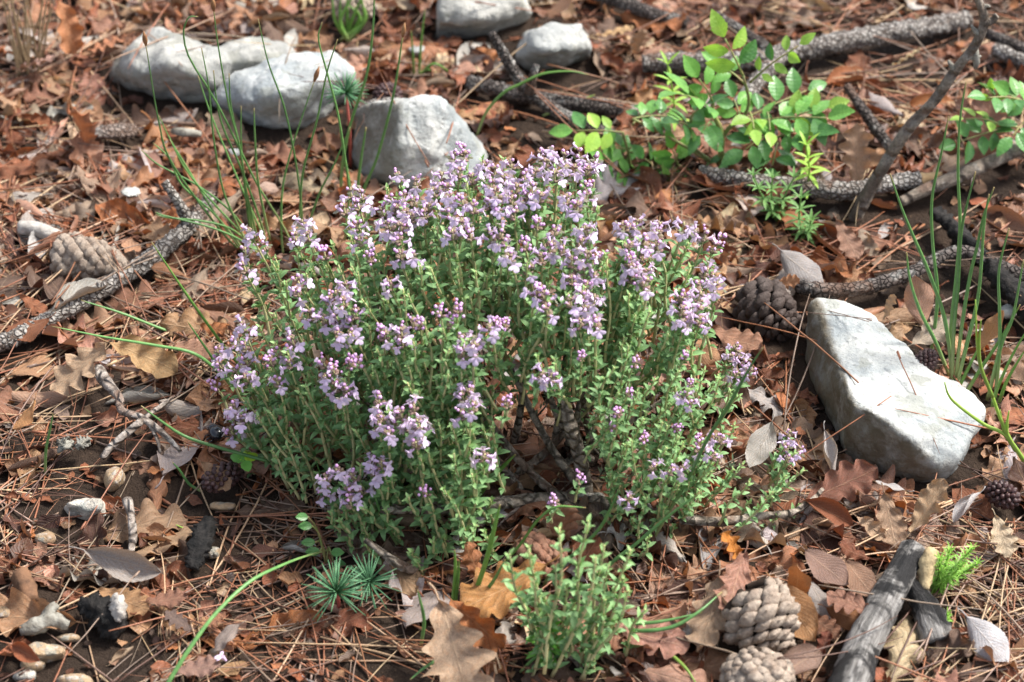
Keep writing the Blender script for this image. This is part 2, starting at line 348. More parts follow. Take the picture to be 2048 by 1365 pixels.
f_=-.012
rock('rock',[[(222,150,.012),(228,168,f_),(252,100,.030),(310,62,.034),(372,78,.036),(430,98,.034),(462,120,.032),(462,190,.004),(430,214,f_),(372,224,f_),(300,208,f_),(255,182,f_),(285,150,.030),(340,128,.042),(400,150,.032),(240,120,f_),(430,110,f_)],
             [(420,96,.030),(500,80,.026),(575,95,.022),(604,128,.012),(590,165,f_),(430,205,f_),(450,120,.032),(420,110,f_),(590,110,f_)]],M_rock2,'long grey rounded limestone rock behind the rush stems, beside a white one',seed=1,amp=.003,stain=lambda p,n: cl(.25+.5*(p[2]<.02)*max(0,-n[0])))  # brown tint all over, stronger on low left-facing faces
land(330,140,'the long grey rock')
rock('rock',[[(424,200,.010),(428,225,f_),(470,150,.026),(545,116,.036),(622,103,.038),(668,109,.034),(708,142,.024),(713,172,.010),(705,195,f_),(640,252,f_),(592,272,f_),(560,276,f_),(500,258,f_),(440,232,f_),(560,180,.040),(640,160,.040),(600,225,.022),(500,205,.026)]],M_rock,'bright white limestone rock with rounded top beside the long grey rock',seed=2,amp=.0026)
land(570,190,'the bright white rock')
rock('rock',[[(712,262,0.0),(715,218,.026),(752,206,.040),(800,206,.050),(848,194,.052),(884,197,.050),(918,238,.034),(964,288,.006),(975,318,0.0),(950,348,0.0),(880,378,0.0),(790,380,0.0),(735,356,0.0),(704,315,0.0),(797,296,.030),(860,300,.030),(720,250,-.02),(940,300,-.02)]],M_rock,'grey and white peaked limestone rock just behind the flowering thyme',seed=3,smooth=1,amp=.0022,stain=lambda p,n: .85*cl(-n[0]*1.6-.1))  # shade of its left side painted into the colour as a brown tint
land(835,270,'the peaked rock')
rock('rock',[[(1032,112,.012),(1060,64,.034),(1108,54,.036),(1160,52,.034),(1180,92,.020),(1176,128,f_),(1120,150,f_),(1060,148,f_),(1034,130,f_),(1075,100,.036),(1140,100,.030),(1050,70,f_),(1165,70,f_)]],M_rock2,'small grey boxy limestone rock beyond the forked dark stick',seed=4,amp=.0024)
land(1107,100,'the grey boxy rock')
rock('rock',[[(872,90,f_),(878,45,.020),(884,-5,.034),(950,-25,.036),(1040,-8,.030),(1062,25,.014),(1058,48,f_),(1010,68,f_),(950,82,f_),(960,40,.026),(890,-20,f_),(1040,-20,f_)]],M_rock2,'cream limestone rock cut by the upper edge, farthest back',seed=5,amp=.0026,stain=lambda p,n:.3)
land(960,35,'the farthest cream rock')
def side_tintF(p,n): return cl(2.4*max(0,-n[0]-.06)+1.0*max(0,-n[1]-.28))  # left- and front-facing faces get more of the dark olive-brown
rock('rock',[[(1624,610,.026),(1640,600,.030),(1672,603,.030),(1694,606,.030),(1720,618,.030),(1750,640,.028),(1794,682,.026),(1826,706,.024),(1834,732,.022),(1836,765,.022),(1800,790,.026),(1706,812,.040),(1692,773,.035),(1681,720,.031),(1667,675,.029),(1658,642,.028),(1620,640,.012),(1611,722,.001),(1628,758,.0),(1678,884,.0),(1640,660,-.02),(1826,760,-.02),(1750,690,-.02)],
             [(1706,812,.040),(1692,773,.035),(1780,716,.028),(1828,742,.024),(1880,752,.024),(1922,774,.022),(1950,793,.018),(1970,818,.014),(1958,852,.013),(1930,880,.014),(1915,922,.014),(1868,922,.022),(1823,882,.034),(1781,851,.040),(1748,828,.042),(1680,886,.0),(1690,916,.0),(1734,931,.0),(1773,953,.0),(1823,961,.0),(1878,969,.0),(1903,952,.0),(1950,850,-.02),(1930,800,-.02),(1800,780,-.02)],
             [(1740,636,.028),(1834,726,.023),(1880,752,.023),(1800,850,.034),(1706,812,.039),(1676,700,.030),(1672,770,.008),(1682,850,.002),(1800,790,-.02),(1740,720,-.02),(1850,800,-.02)]],M_rock,'large white notched limestone rock with dark sides, alone beside the grass clump',seed=6,smooth=1,low=.9,amp=.0017,voxel=.0022,stain=side_tintF)
land(1790,790,'the white notched rock')
STN=[ # px,py,half width,half height(px),height m,material,label
 (172,1008,46,30,.018,M_stone_pale,'pale three-cornered stone half buried among needles'),
 (227,950,22,30,.016,M_stone_tan,'yellowish upright stone beside the pale three-cornered stone'),
 (93,1300,44,28,.016,M_stone_tan,'largest tan pitted stone near the corner below the beige log scrap'),
 (66,1328,24,16,.010,M_stone_tan,'rounded tan stone touching the largest tan stone'),
 (6,1225,18,20,.012,M_stone_tan,'tan stone cut by the picture edge above the rust leaf'),
 (138,1274,28,13,.010,M_stone_tan,'flat buff stone against the top of the largest tan stone'),
 (88,1078,22,14,.008,M_stone_tan,'small mossy ochre stone alone on bare soil'),
 (445,1012,34,15,.010,M_stone_tan,'flat cream and tan stone above the black bark strip'),
 (150,1362,46,14,.010,M_stone_tan,'wide orange-tan stone cut by the bottom edge'),
 (48,1352,24,12,.010,M_stone_pale,'pale cream stone below the rounded tan stone'),
 (425,1105,14,11,.007,M_stone_tan,'small buff stone beside the black bark strip'),
 (350,1162,9,9,.006,M_stone_tan,'tiny yellowish pebble among dark crumbs'),
 (433,1310,15,10,.007,M_stone_tan,'small tan pebble beside the fallen petal'),
 (1215,835,38,24,.014,M_stone_pale,'pale stone showing under the thyme branches'),
 (1180,990,34,18,.012,M_stone_pale,'cream stone wedged below the woody thyme trunk'),
 (480,305,40,16,.012,M_rock2,'small whitish stone in front of the bright white rock'),
 (265,385,26,22,.014,M_rock2,'grey square stone beyond the broken bark twig'),
 (70,395,16,13,.010,M_rock2,'dark grey pebble near the pine cone and rolled scrap'),
 (950,95,14,12,.012,M_chipw,'white round pebble beside the farthest cream rock'),
 (838,98,24,18,.012,M_rock2,'blue-white stone between rush tip and farthest rock'),
 (1298,228,0,0,0,None,''),(1975,815,0,0,0,None,''),
 (2015,622,20,20,.014,M_rock2,'grey stone among grass blades at the clump'),
]
for px,py,hw,hh,hz,mat,lab in STN:
    if not hw: continue
    rr=random.Random(px*7+py); top=[];bot=[]
    for k in range(9):
        a=2*PI*k/9+rr.uniform(-.25,.25); r=rr.uniform(.8,1.08)
        bot.append((px+hw*r*math.cos(a),py+hh*.55+hh*.75*r*math.sin(a),-.006)); top.append((px+hw*.82*r*math.cos(a),py+hh*.5*r*math.sin(a),hz*rr.uniform(.55,.95)-.003))
    rock('stone',[top+bot],mat,lab,'stone',voxel=.0014,amp=.0019,seed=px%17,smooth=1,group='small stones in the litter')
    if hw>30: land(px,py,'the '+{172:'pale three-cornered stone',93:'largest tan stone',445:'flat cream stone',480:'small whitish stone',1215:'pale stone under the thyme',1180:'cream stone by the trunk',150:'wide tan stone'}.get(px,'stone'))

# ------------------------------------------------------------------ branches
def bark_disp(scale,amp,seed=0,lump=.12):
    def f(ln,th,r):
        p=Vector((ln*scale+seed*5,math.cos(th)*r*scale,math.sin(th)*r*scale))
        d=mnoise.voronoi(p)[0]; return 1+lump*mnoise.noise((ln*40+seed,math.cos(th),math.sin(th)))+amp*(cl((d[1]-d[0])*1.6)-.5)
    return f
def pts3(pl,plane=None):
    return [P(*p) if plane is None else PY(p[0],p[1],plane) for p in pl]
def branch(name,pl,rad,mat,label,cat,disp=None,step=.0022,sides=18,plane=None,parts=(),group=None,flat=1.0):
    p=pts3(pl,plane); ln=sum(np.linalg.norm(np.array(a)-b) for a,b in zip(p[1:],p[:-1])); c=catmull(p,max(6,int(ln/step)))
    base=c[len(c)//2].copy(); base[2]=0
    me=tube(c,rad,sides,disp=disp,flat=flat).mesh(name,mat,base); o=link(name,me,None,base); tag(o,label,cat,group); solid(me,base)
    for nm,pl2,r2,m2,d2,plab in parts:
        p2=pts3(pl2,plane); l2=sum(np.linalg.norm(np.array(a)-b) for a,b in zip(p2[1:],p2[:-1]))
        me2=tube(catmull(p2,max(5,int(l2/step))),r2,12,disp=d2).mesh(nm,m2,base); q=link(nm,me2,o)
        if plab: q['label']=plab
        solid(me2,base)
    return o
bd=bark_disp
branch('fallen_branch',[(-70,705,.008),(0,688,.009),(70,655,.009),(150,612,.011),(240,556,.012),(310,512,.012),(360,470,.011),(398,430,.010),(425,392,.008)],[.0056,.0058,.0055,.0060,.0058,.0054,.0050],M_bark,'long scaly grey pine branch running beside the grey pine cone','branch',bd(330,.34,1),.0016,20,
  parts=[('side_twig',[(382,452,.013),(362,415,.026),(345,388,.036),(328,364,.043)],[.0042,.0033,.0030],M_bark,bd(420,.3,2),'short broken side twig')])
land(150,610,'the long scaly branch')
branch('fallen_branch',[(1285,128,.010),(1350,124,.011),(1440,124,.012),(1520,122,.013),(1580,106,.014),(1660,88,.014),(1750,72,.013),(1840,58,.012),(1900,46,.010),(1935,40,.008)],[.0068,.0070,.0072,.0078,.0074,.0070,.0066],M_bark,'thickest scaly grey branch lying across behind the rose seedling','branch',bd(260,.34,3),.0022,20,
  parts=[('side_branch',[(1556,116,.014),(1530,148,.012),(1500,182,.009),(1475,215,.004)],[.0068,.0062,.0055],M_bark,bd(280,.34,4),None)])
land(1700,85,'the thickest branch')
branch('stick',[(1428,28,.026),(1470,55,.020),(1530,96,.014)],[.0036,.0042,.0046],M_bark_dark,'short straight grey stick leaning on the thickest branch','stick',bd(300,.2,5),.003,14)
branch('stick',[(1190,-12,.010),(1250,8,.011),(1310,30,.011),(1375,48,.008)],[.0048,.0055,.005],M_bark_dark,'short dark stick at the upper edge beyond the grey boxy rock','stick',bd(300,.25,6),.003,14)
branch('fallen_branch',[(935,165,.008),(1000,180,.009),(1100,200,.009),(1180,212,.009),(1245,222,.007)],[.0050,.0058,.0060,.0055],M_bark_dark,'dark thick stub lying under the forked dark stick','branch',bd(270,.3,7),.003,16)
branch('stick',[(715,218,.012),(760,208,.016),(800,203,.018)],[.0036,.0040,.0036],M_bark,'short grey twig propped against the peaked rock','stick',bd(320,.25,8),.003,12)
branch('forked_stick',[(983,66,.070),(1000,95,.060),(1022,135,.046),(1050,178,.032),(1085,205,.026),(1130,232,.020),(1175,252,.013),(1240,280,.004)],[.0028,.0036,.0042,.0046,.0046,.0048,.0046],M_bark_dark,'dark forked stick rising behind the thyme with a stubby spur','stick',bd(330,.3,9),.002,16,
  parts=[('spur',[(1060,184,.032),(1064,160,.042),(1072,130,.052)],[.0042,.0030,.0024],M_bark_dark,bd(400,.25,10),None)])
land(1050,170,'the forked dark stick')
branch('fallen_branch',[(1400,345,.008),(1444,355,.010),(1500,362,.011),(1589,372,.012),(1675,382,.012),(1735,376,.012),(1790,366,.012),(1840,360,.012)],[.0050,.0056,.0060,.0060,.0058,.0056],M_bark,'scaly grey branch with pale broken end lying below the rose seedling','branch',bd(290,.32,11),.0022,18,
  parts=[('broken_end',[(1836,361,.012),(1860,357,.012),(1884,351,.013)],[.0050,.0042,.0022],M_breaks,bd(200,.3,12),'splintered pale broken end')])
land(1640,380,'the branch with the broken end')
branch('stick',[(1800,405,.006),(1844,384,.010),(1895,362,.014),(1950,338,.018),(2005,314,.022),(2060,286,.026),(2110,262,.028)],[.0034,.0044,.0048,.0048,.0046],M_bark_smooth,'smooth grey-brown stick crossing the base of the leaning twig','stick',bd(120,.06,13),.003,14)
bY=P(1713,432,0)[1]
branch('leaning_twig',[(1706,448),(1718,420),(1761,344),(1813,262),(1864,207),(1913,138),(1950,92),(1968,44),(1955,-6),(1940,-50)],[.0050,.0044,.0040,.0037,.0034,.0032,.0030,.0028,.0025,.0022],M_bark_smooth,'tall grey thorny twig leaning upright beside the rose seedling','twig',bd(110,.08,14,.16),.0025,14,plane=bY,
  parts=[('spur',[(1913,140),(1903,132),(1897,122)],[.0026,.0018,.0008],M_lich,None,None),('spur',[(1950,100),(1953,125),(1950,138)],[.0022,.0022,.001],M_lich,None,None),('spur',[(1966,46),(1980,44),(1992,36),(1988,30)],[.003,.0024,.002,.0014],M_bark_smooth,None,None),('spur',[(1962,70),(1950,62),(1943,52)],[.002,.0016,.0008],M_lich,None,None),('spur',[(1935,112),(1950,118),(1962,112)],[.002,.0014,.0006],M_lich,None,None),('spur',[(1960,20),(1972,12),(1980,14)],[.002,.0014,.0006],M_lich,None,None)])
land(1800,285,'the leaning thorny twig')
branch('stick',[(1694,172,.034),(1720,212,.028),(1748,252,.020),(1788,306,.010)],[.0030,.0036,.0040,.0036],M_bark_dark,'short dark stick propped toward the leaning thorny twig','stick',bd(280,.2,15),.003,14)
branch('stick',[(1975,68,.014),(2010,82,.014),(2070,108,.012)],[.0040,.0042,.004],M_bark_dark,'black stick at the upper corner above the leaning twig tip','stick',bd(280,.2,16),.003,14)
branch('stick',[(1990,98,.012),(2030,118,.012),(2080,140,.010)],[.0050,.0055,.005],M_bark,'pale scaly stick just under the black corner stick','stick',bd(280,.3,17),.003,14)
branch('fallen_branch',[(1596,572,.012),(1625,580,.014),(1675,583,.015),(1720,577,.015),(1761,566,.014),(1800,553,.014),(1840,538,.016),(1880,515,.018),(1915,505,.019),(1950,510,.018),(1990,530,.014),(2050,555,.010)],[.0042,.0050,.0050,.0046,.0044,.0046,.0048,.0050,.0046],M_bark_dark,'lichen-spotted dark branch lying above the white notched rock','branch',bd(260,.28,18),.0024,16)
land(1720,575,'the lichen-spotted branch')
branch('burnt_log',[(1870,425,.010),(1905,455,.012),(1950,500,.014),(2005,560,.014),(2050,610,.012),(2100,660,.010)],[.0050,.0065,.007,.008,.008],M_char,'thick black burnt log behind the grass clump','log',bd(200,.6,19,.4),.002,18)
land(2010,560,'the black burnt log')
o=branch('burnt_stick',[(1690,1392,.014),(1706,1345,.015),(1738,1270,.016),(1778,1190,.018),(1805,1140,.019),(1826,1098,.020)],[.0105,.0104,.0096,.0088,.0078,.0070],M_burnt,'silver and black burnt stick with a stump spur near the corner','stick',bd(120,.10,20,.14),.0018,26,
  parts=[('spur',[(1818,1165,.016),(1838,1195,.012),(1858,1235,.008),(1876,1285,.002)],[.0050,.0070,.0095,.0110],M_burnt,bd(200,.22,21,.2),'short flared charred spur'),
         ('bark_flap',[(1868,1098,.030),(1858,1120,.026),(1852,1150,.020),(1850,1180,.016)],[.0028,.0048,.0042,.0020],M_barkflap,bd(200,.4,22),'torn cream bark flap')])
land(1765,1220,'the burnt stick')
# fine grey twig with forks
branch('forked_twig',[(196,742,.016),(215,768,.018),(238,796,.018),(244,822,.018),(286,838,.019),(327,868,.016),(361,903,.010)],[.0044,.0036,.0026,.0024,.0023,.0019,.0012],M_twig,'bent pale grey forked twig resting on leaves below the scaly branch','twig',bd(150,.1,23),.002,10,
  parts=[('side_twig',[(286,840,.019),(252,868,.016),(221,895,.012),(203,918,.008)],[.0023,.0022,.0018],M_twig,None,None),('side_twig',[(286,838,.019),(318,815,.018),(348,793,.016)],[.0016,.0013,.0008],M_twig,None,None),('side_twig',[(298,846,.019),(315,880,.013),(320,905,.008)],[.0013,.0011,.0008],M_twig,None,None)])
land(250,830,'the forked grey twig')
branch('twig',[(254,1000,.012),(262,1030,.010),(266,1068,.008),(262,1108,.005)],[.0030,.0022,.0026,.0016],M_twig,'short upright lichen twig on bare soil above the silver folded leaf','twig',bd(180,.15,24),.002,10)
branch('bark_strip',[(420,1035,.009),(410,1065,.010),(398,1100,.010),(386,1138,.007)],[.0030,.0062,.0068,.0034],M_char,'rough black bark strip lying on needles near the green grass arc','bark',bd(330,.8,25,.5),.0015,18,flat=.5)
land(402,1085,'the black bark strip')
branch('lichen_twig',[(40,1262,.008),(75,1252,.009),(105,1240,.009),(138,1250,.007)],[.0026,.0046,.0044,.0030],M_lich,'stubby grey-green lichen twig beside the tan stones','twig',bd(200,.3,26,.2),.002,12,parts=[('side_twig',[(92,1244,.009),(100,1222,.012),(112,1212,.012)],[.0040,.0036,.0026],M_lich,bd(300,.5,27),None)])
branch('charcoal_chunk',[(160,1210,.010),(190,1222,.011),(222,1245,.010),(245,1262,.008)],[.0040,.0092,.0088,.0040],M_char,'black charred wood lump touching the small white chip','charcoal',bd(260,.8,28,.5),.0015,18)
land(200,1232,'the charred lump')
branch('wood_chip',[(228,1190,.020),(236,1205,.020),(240,1228,.018),(236,1244,.016)],[.0014,.0044,.0042,.0014],M_chipw,'small chalk-white chip lying on the charred lump','chip',bd(420,.8,29,.4),.001,14)
branch('bark_roll',[(38,1150,.010),(50,1175,.010),(62,1205,.009)],[.0052,.0056,.0050],M_tubebark,'short rolled brown bark tube at the edge of the bare soil','bark',bd(250,.3,41,.2),.002,12)
branch('stick',[(40,455,.012),(70,458,.013),(100,468,.012),(118,476,.010)],[.0044,.0052,.0050,.0044],M_chipw,'short bleached stick piece above the grey pine cone','stick',bd(200,.12,30),.002,12)
branch('bark_piece',[(185,268,.010),(225,262,.012),(272,258,.010)],[.0060,.0085,.0060],M_bark,'grey bark piece lying below the long grey rock','bark',bd(220,.35,32,.2),.003,12,flat=.5)
branch('bark_piece',[(345,262,.010),(375,265,.012),(402,268,.010)],[.0030,.0040,.0030],M_lich,'small white bark piece below the rush stems','bark',bd(220,.35,33,.2),.003,12,flat=.6)
branch('lichen_chip',[(115,880,.012),(130,890,.014),(146,884,.012)],[.0012,.0044,.0012],M_lich,'crusty pale lichen tuft beside the forked grey twig','lichen',bd(620,1.5,34,.6),.0008,18)
branch('lichen_chip',[(152,898,.012),(166,886,.014),(180,880,.012)],[.0012,.0048,.0012],M_lich,'larger crusty lichen tuft nearest the forked grey twig','lichen',bd(620,1.5,35,.6),.0008,18)

# ------------------------------------------------------------------ pine cones
def cone_geo(Lc,R,N,open_,seed,prof):
    rr=random.Random(seed); ga=PI*(3-math.sqrt(5)); core=Geo(); sc=Geo()
    zs=np.linspace(0,1,14); core_r=[max(.15,prof(t))*R*(.80 if open_<.3 else .6) for t in zs]
    tube([(0,0,z*Lc) for z in zs],core_r,14,g=core)
    for i in range(N):
        t=(i+.5)/N; t=.03+.94*t; th=i*ga+rr.uniform(-.12,.12); r=prof(t)*R
        dr=(prof(min(1,t+.02))-prof(max(0,t-.02)))*R/(.04*Lc)
        n=np.array([math.cos(th),math.sin(th),-dr*.8+open_*.9*(t-.1)]); n/=np.linalg.norm(n)
        up=np.array([0,0,1.])-n*n[2]; up/=np.linalg.norm(up); n=n-up*.30; n/=np.linalg.norm(n); up=up-n*(up@n); up/=np.linalg.norm(up); sd_=np.cross(up,n)
        w_=(.94+.12*(open_>.25))*rr.uniform(.88,1.10)*math.sqrt(4*PI*R*Lc*.62/N)*(.55+.62*prof(t)); hgt=w_*(.88 if open_<.25 else .60)
        c=np.array([math.cos(th)*r,math.sin(th)*r,t*Lc])+n*(open_*.005+rr.uniform(-.0012,.0012)*(1+open_))
        V=[];Lp=[]
        for ring,(k,e) in enumerate(((1.0,-1.1),(.97,-.10),(.70,.30),(.28,.46),(.14,.66))):
            for q in range(10):
                a=2*PI*q/10; ca,sa=math.cos(a),math.sin(a); sup=1/(abs(ca)**1.22+abs(sa)**1.22)**(1/1.22)*1.06
                shp=k*sup
                V.append(c+sd_*(ca*w_*.62*shp)+up*(sa*hgt*.58*shp-(e-.1)*hgt*.12)+n*(e*w_*(.40 if open_<.25 else .34))); Lp.append((1-k if ring>0 else 0,q/10,0))
        V.append(c+n*(w_*.27)); Lp.append((1,0,0))
        Q=[];T=[]
        for ring in range(4):
            for q in range(10): q2=(q+1)%10; Q.append((ring*10+q,ring*10+q2,ring*10+10+q2,ring*10+10+q))
        for q in range(10): T.append((40+q,40+(q+1)%10,50))
        sc.add(V,Q,T,Lp)
        if open_>.25:   # the scale's stalk back to the core
            b=np.array([math.cos(th)*r*.25,math.sin(th)*r*.25,t*Lc-.004])
            tube([b,(b+c)/2,c-n*w_*.2],[w_*.2,w_*.3,w_*.42],6,g=core,cap=False)
    return core,sc
def pine_cone(base,tip,R,mat,label,N=80,open_=.1,seed=1,prof=None,phrase=None):
    prof=prof or (lambda t: (math.sin(PI*min(1,(t*.86+.14)))**.62)*(1.06-.35*t))
    b=P(*base); t=P(*tip); Lc=np.linalg.norm(t-b); core,sc=cone_geo(Lc,R,N,open_,seed,prof)
    z=Vector(t-b).normalized(); q=z.to_track_quat('Z','Y')
    o=link('pine_cone',core.mesh('cone_core',M_core)); o.location=b.tolist(); o.rotation_mode='QUATERNION'; o.rotation_quaternion=q
    tag(o,label,'pine cone',None); s=link('scale_cover',sc.mesh('scale_cover',mat),o)
    Rm=np.array(q.to_matrix()); V=sc.arr()[0]@Rm.T+b; SOLID.append((V,[tuple(x) for x in sc.arr()[1]]))
    if phrase: land((base[0]+tip[0])/2,(base[1]+tip[1])/2,phrase)
pine_cone((106,508,.018),(256,530,.016),.0138,M_cone,'closed grey pine cone lying against the long scaly branch',92,.06,3,phrase='the grey pine cone')
pine_cone((1490,1190,.030),(1568,1300,.014),.0190,M_cone,'open grey pine cone behind the rounder one, leaf pressed on it',64,.38,4,phrase='the open pine cone')
pine_cone((1518,1400,.012),(1512,1296,.034),.0175,M_cone,'round closed buff pine cone cut by the bottom edge',80,.05,5,prof=lambda t:(math.sin(PI*min(1,(t*.80+.20)))**.55),phrase='the round buff pine cone')
pine_cone((1498,598,.010),(1588,660,.010),.0158,M_cone_dark,'dark open pine cone in shade between thyme and white notched rock',62,.42,6,phrase='the dark pine cone')
pine_cone((1030,1120,.010),(1132,1108,.012),.0130,M_cone_brown,'red-brown closed pine cone half hidden by the front thyme sprig',70,.05,7,phrase='the red-brown cone')
pine_cone((672,5,.016),(748,20,.016),.0140,M_cone,'pine cone at the upper edge beside the farthest grass tuft',70,.2,8,phrase='the cone at the upper edge')
def small_cone(px,py,z,a,b,label,cat,mat,seed):
    c=P(px,py,z); rr=random.Random(seed); g=Geo(); n=70; ga=PI*(3-math.sqrt(5))
    for i in range(n):
        t=1-2*(i+.5)/n; r=math.sqrt(1-t*t); d=np.array([t,r*math.cos(i*ga),r*math.sin(i*ga)]); p=d*np.array([a,b,b])
        s=b*.30
        up=np.array([1.,0,0])-d*d[0]; up/=np.linalg.norm(up)+1e-9; sd_=np.cross(up,d)
        V=[p+up*s*.8*math.cos(k*PI/3)+sd_*s*.8*math.sin(k*PI/3)-d*s*.5 for k in range(6)]+[p+up*s*.45*math.cos(k*PI/3)+sd_*s*.45*math.sin(k*PI/3)+d*s*.3 for k in range(6)]+[p+d*s*.45]
        g.add(V,[(k,(k+1)%6,6+(k+1)%6,6+k) for k in range(6)],[(6+k,6+(k+1)%6,12) for k in range(6)])
    me=g.mesh('fruit_cone',mat); o=link('fruit_cone',me,None,c); o.rotation_euler=(0,rr.uniform(-.3,.3),rr.uniform(-1,1)); tag(o,label,cat); solid(me,c)
small_cone(1852,722,.022,.0078,.0062,'small black knobbly cone on the notch of the white rock','cone',M_catkin,1)
small_cone(442,955,.012,.0130,.0075,'purple-brown knobbly fruit lying under the young clover-like seedling','cone',M_catkin,2)
small_cone(775,192,.014,.0095,.0085,'dark red knobbly fruit behind the peaked rock','cone',M_catkin,3)
small_cone(2005,990,.012,.0105,.0070,'black knobbly cone among needles beyond the white rolled leaf','cone',M_catkin,4)
# glossy black beetle
c=P(432,867,.012); g=Geo()
for dx,rx,ry,rz in ((0,.0052,.0044,.0040),(.0050,.0026,.0032,.0026)):
    bm=bmesh.new(); bmesh.ops.create_icosphere(bm,subdivisions=3,radius=1); V=np.array([v.co[:] for v in bm.verts])*np.array([rx,ry,rz])+np.array([dx,0,0]); T=[[v.index for v in f.verts] for f in bm.faces]; bm.free()
    if dx==0: V[:,2]-=.0006*np.exp(-(V[:,1]/.0004)**2)
    g.add(V,None,T)
o=link('beetle',g.mesh('beetle',M_beetle),None,c); o.rotation_euler=(0,.1,2.0); tag(o,'glossy black oval beetle in a dark hollow beside the thyme','beetle')
for s in (-1,1):
    for k in range(3): link('leg',tube([(.002-.003*k,s*.003,-.001),(.002-.0035*k,s*.006,-.001),(.002-.004*k,s*.0075,-.005)],[.0005,.0004,.0002],5).mesh('leg',M_beetle),o)

# ------------------------------------------------------------------ height field of what rests on the ground
Vs=[];Ps=[];n0=0
for V,Pl in SOLID:
    Vs.extend(map(tuple,V)); Ps.extend(tuple(i+n0 for i in p) for p in Pl); n0+=len(V)
bvh=BVHTree.FromPolygons(Vs,Ps); ROCKM=np.zeros((ny,nx),bool); H0=H.copy(); HS=H.copy()
for j in range(ny):
    for i in range(nx):
        h=bvh.ray_cast((xs[i],ys[j],.3),(0,0,-1))
        if h[0] is not None and h[0].z>H[j,i]:
            if h[0].z-H[j,i]<.075: H[j,i]=h[0].z
            ROCKM[j,i]=True; HS[j,i]=h[0].z
def hidx(x,y): return np.clip(((np.asarray(y)-GY0)/CELL+.5).astype(int),0,ny-1),np.clip(((np.asarray(x)-GX0)/CELL+.5).astype(int),0,nx-1)
# ------------------------------------------------------------------ dead leaves
def leaf_geo(kind,seed,A,B,wave,nu=24,nv=8,twist=0.0):
    """unit-long leaf along +x, y across, z up; A roll across, B bend along"""
    rr=random.Random(seed); nl={'oak':rr.choice([3.6,4.2,4.8]),'horn':11,'chip':2.3}[kind]; ph=rr.random(); phs=(rr.uniform(-.12,.12),rr.uniform(-.12,.12))
    W={'oak':rr.uniform(.27,.36),'horn':rr.uniform(.24,.30),'chip':rr.uniform(.25,.42)}[kind]; dep=rr.uniform(.20,.42); tn=rr.uniform(.3,1.6); ts=rr.choice([0,1])
    def env(u):
        if kind=='oak': return (math.sin(PI*min(1,u**.92))**.62)*(.50+.62*u)
        if kind=='horn': return math.sin(PI*u**.93)**.80
        return math.sin(PI*u)**.35
    def hw(u,s):
        e=env(u)*W
        if kind=='oak': return e*(1+.16*mnoise.noise((u*6,s*5.0,seed*3.3))-(.5*max(0,1-abs(u-tn)/.05) if s==ts else 0))*(1-dep*min(1,u*3+.25)*(.5-.5*math.cos(2*PI*(nl*(u+phs[s])+ph)))**2.1)+.004
        if kind=='horn': return e*(1+.07*((u*16+phs[s])%1-.5))+.002
        return e*(1+.3*math.sin(7*u+ph*6+s*2)+.12*math.sin(19*u+ph*9+s))+.01
    V=[];L=[]
    tw=twist
    for i in range(nu+1):
        u=i/nu
        th=B*(u-.4); cx=math.sin(th)/B if abs(B)>1e-3 else u-.4; cz=(1-math.cos(th))/B if abs(B)>1e-3 else 0
        for j in range(nv+1):
            v=-1+2*j/nv; s=0 if v<0 else 1; a=abs(v); w_=hw(u,s); x0=.10*a*env(u)*(1 if kind!='chip' else .2)*(1-u)
            k=A*(1+.35*math.sin(3*u+ph*5))
            y=(math.sin(k*v)/k if abs(k)>1e-3 else v)*w_; z=((1-math.cos(k*v))/k if abs(k)>1e-3 else 0)*w_
            z+=wave*a*a*math.sin(2*PI*(nl if kind=='oak' else 2.1)*u+ph*6+s*2.4)*W + (.003*math.sin(2*PI*(12*u-4.2*a)) if kind=='horn' else 0) -.03*(1-a)**4*W+.035*mnoise.noise((u*3.1+seed*1.7,v*1.6,seed*.9))+.014*mnoise.noise((u*8+seed,v*4,seed*2.9))
            c_,s_=math.cos(tw*(u-.4)),math.sin(tw*(u-.4)); y,z=y*c_-z*s_,y*s_+z*c_
            V.append((cx+x0*math.cos(th)-z*math.sin(th),y,cz+x0*math.sin(th)+z*math.cos(th))); L.append((u,v,0))
    m=nv+1; Q=[(i*m+j,(i+1)*m+j,(i+1)*m+j+1,i*m+j+1) for i in range(nu) for j in range(nv)]
    g=Geo().add(V,Q,None,L)
    if kind!='chip':
        t0=B*(-.4); b=np.array(V[nv//2]); d=np.array([-math.cos(t0),0,-math.sin(t0)])
        pl=[b-d*.05,b+d*.05,b+d*.11+np.array([0,0,.015]),b+d*rr.uniform(.14,.2)+np.array([0,rr.uniform(-.03,.03),.03])]
        tube(pl,[.008,.010,.010,.013],5,g=g)
    return g
OAK=[leaf_geo('oak',i,a*1.2,b*1.2,wv,36,6,tw) for i,(a,b,wv,tw) in enumerate([(.25,.3,.20,.2),(-.35,.5,.25,-.3),(.7,-.4,.25,.5),(-.8,.7,.30,.3),(1.2,.3,.2,-.4),(.4,-.9,.35,.8),(-.5,-.3,.35,-.7),(.15,.15,.15,.1),(1.0,1.0,.25,.3),(-1.2,.4,.25,.6)])]
HORN=[leaf_geo('horn',20+i,a,b,wv,28,8,tw) for i,(a,b,wv,tw) in enumerate([(.4,.4,.10,.2),(-.7,.4,.12,-.3),(1.3,-.3,.08,.4),(-.3,-.7,.15,.3),(1.9,.35,.05,.2)])]
ROLL=[leaf_geo('horn',30+i,a,b,wv,26,12,tw) for i,(a,b,wv,tw) in enumerate([(2.9,.3,.03,.4),(2.5,-.4,.04,-.6)])]
CHIP=[leaf_geo('chip',40+i,a,b,.2,6,4) for i,(a,b) in enumerate([(.5,.4),(-.8,.3),(1.1,.6),(.2,-.3)])]
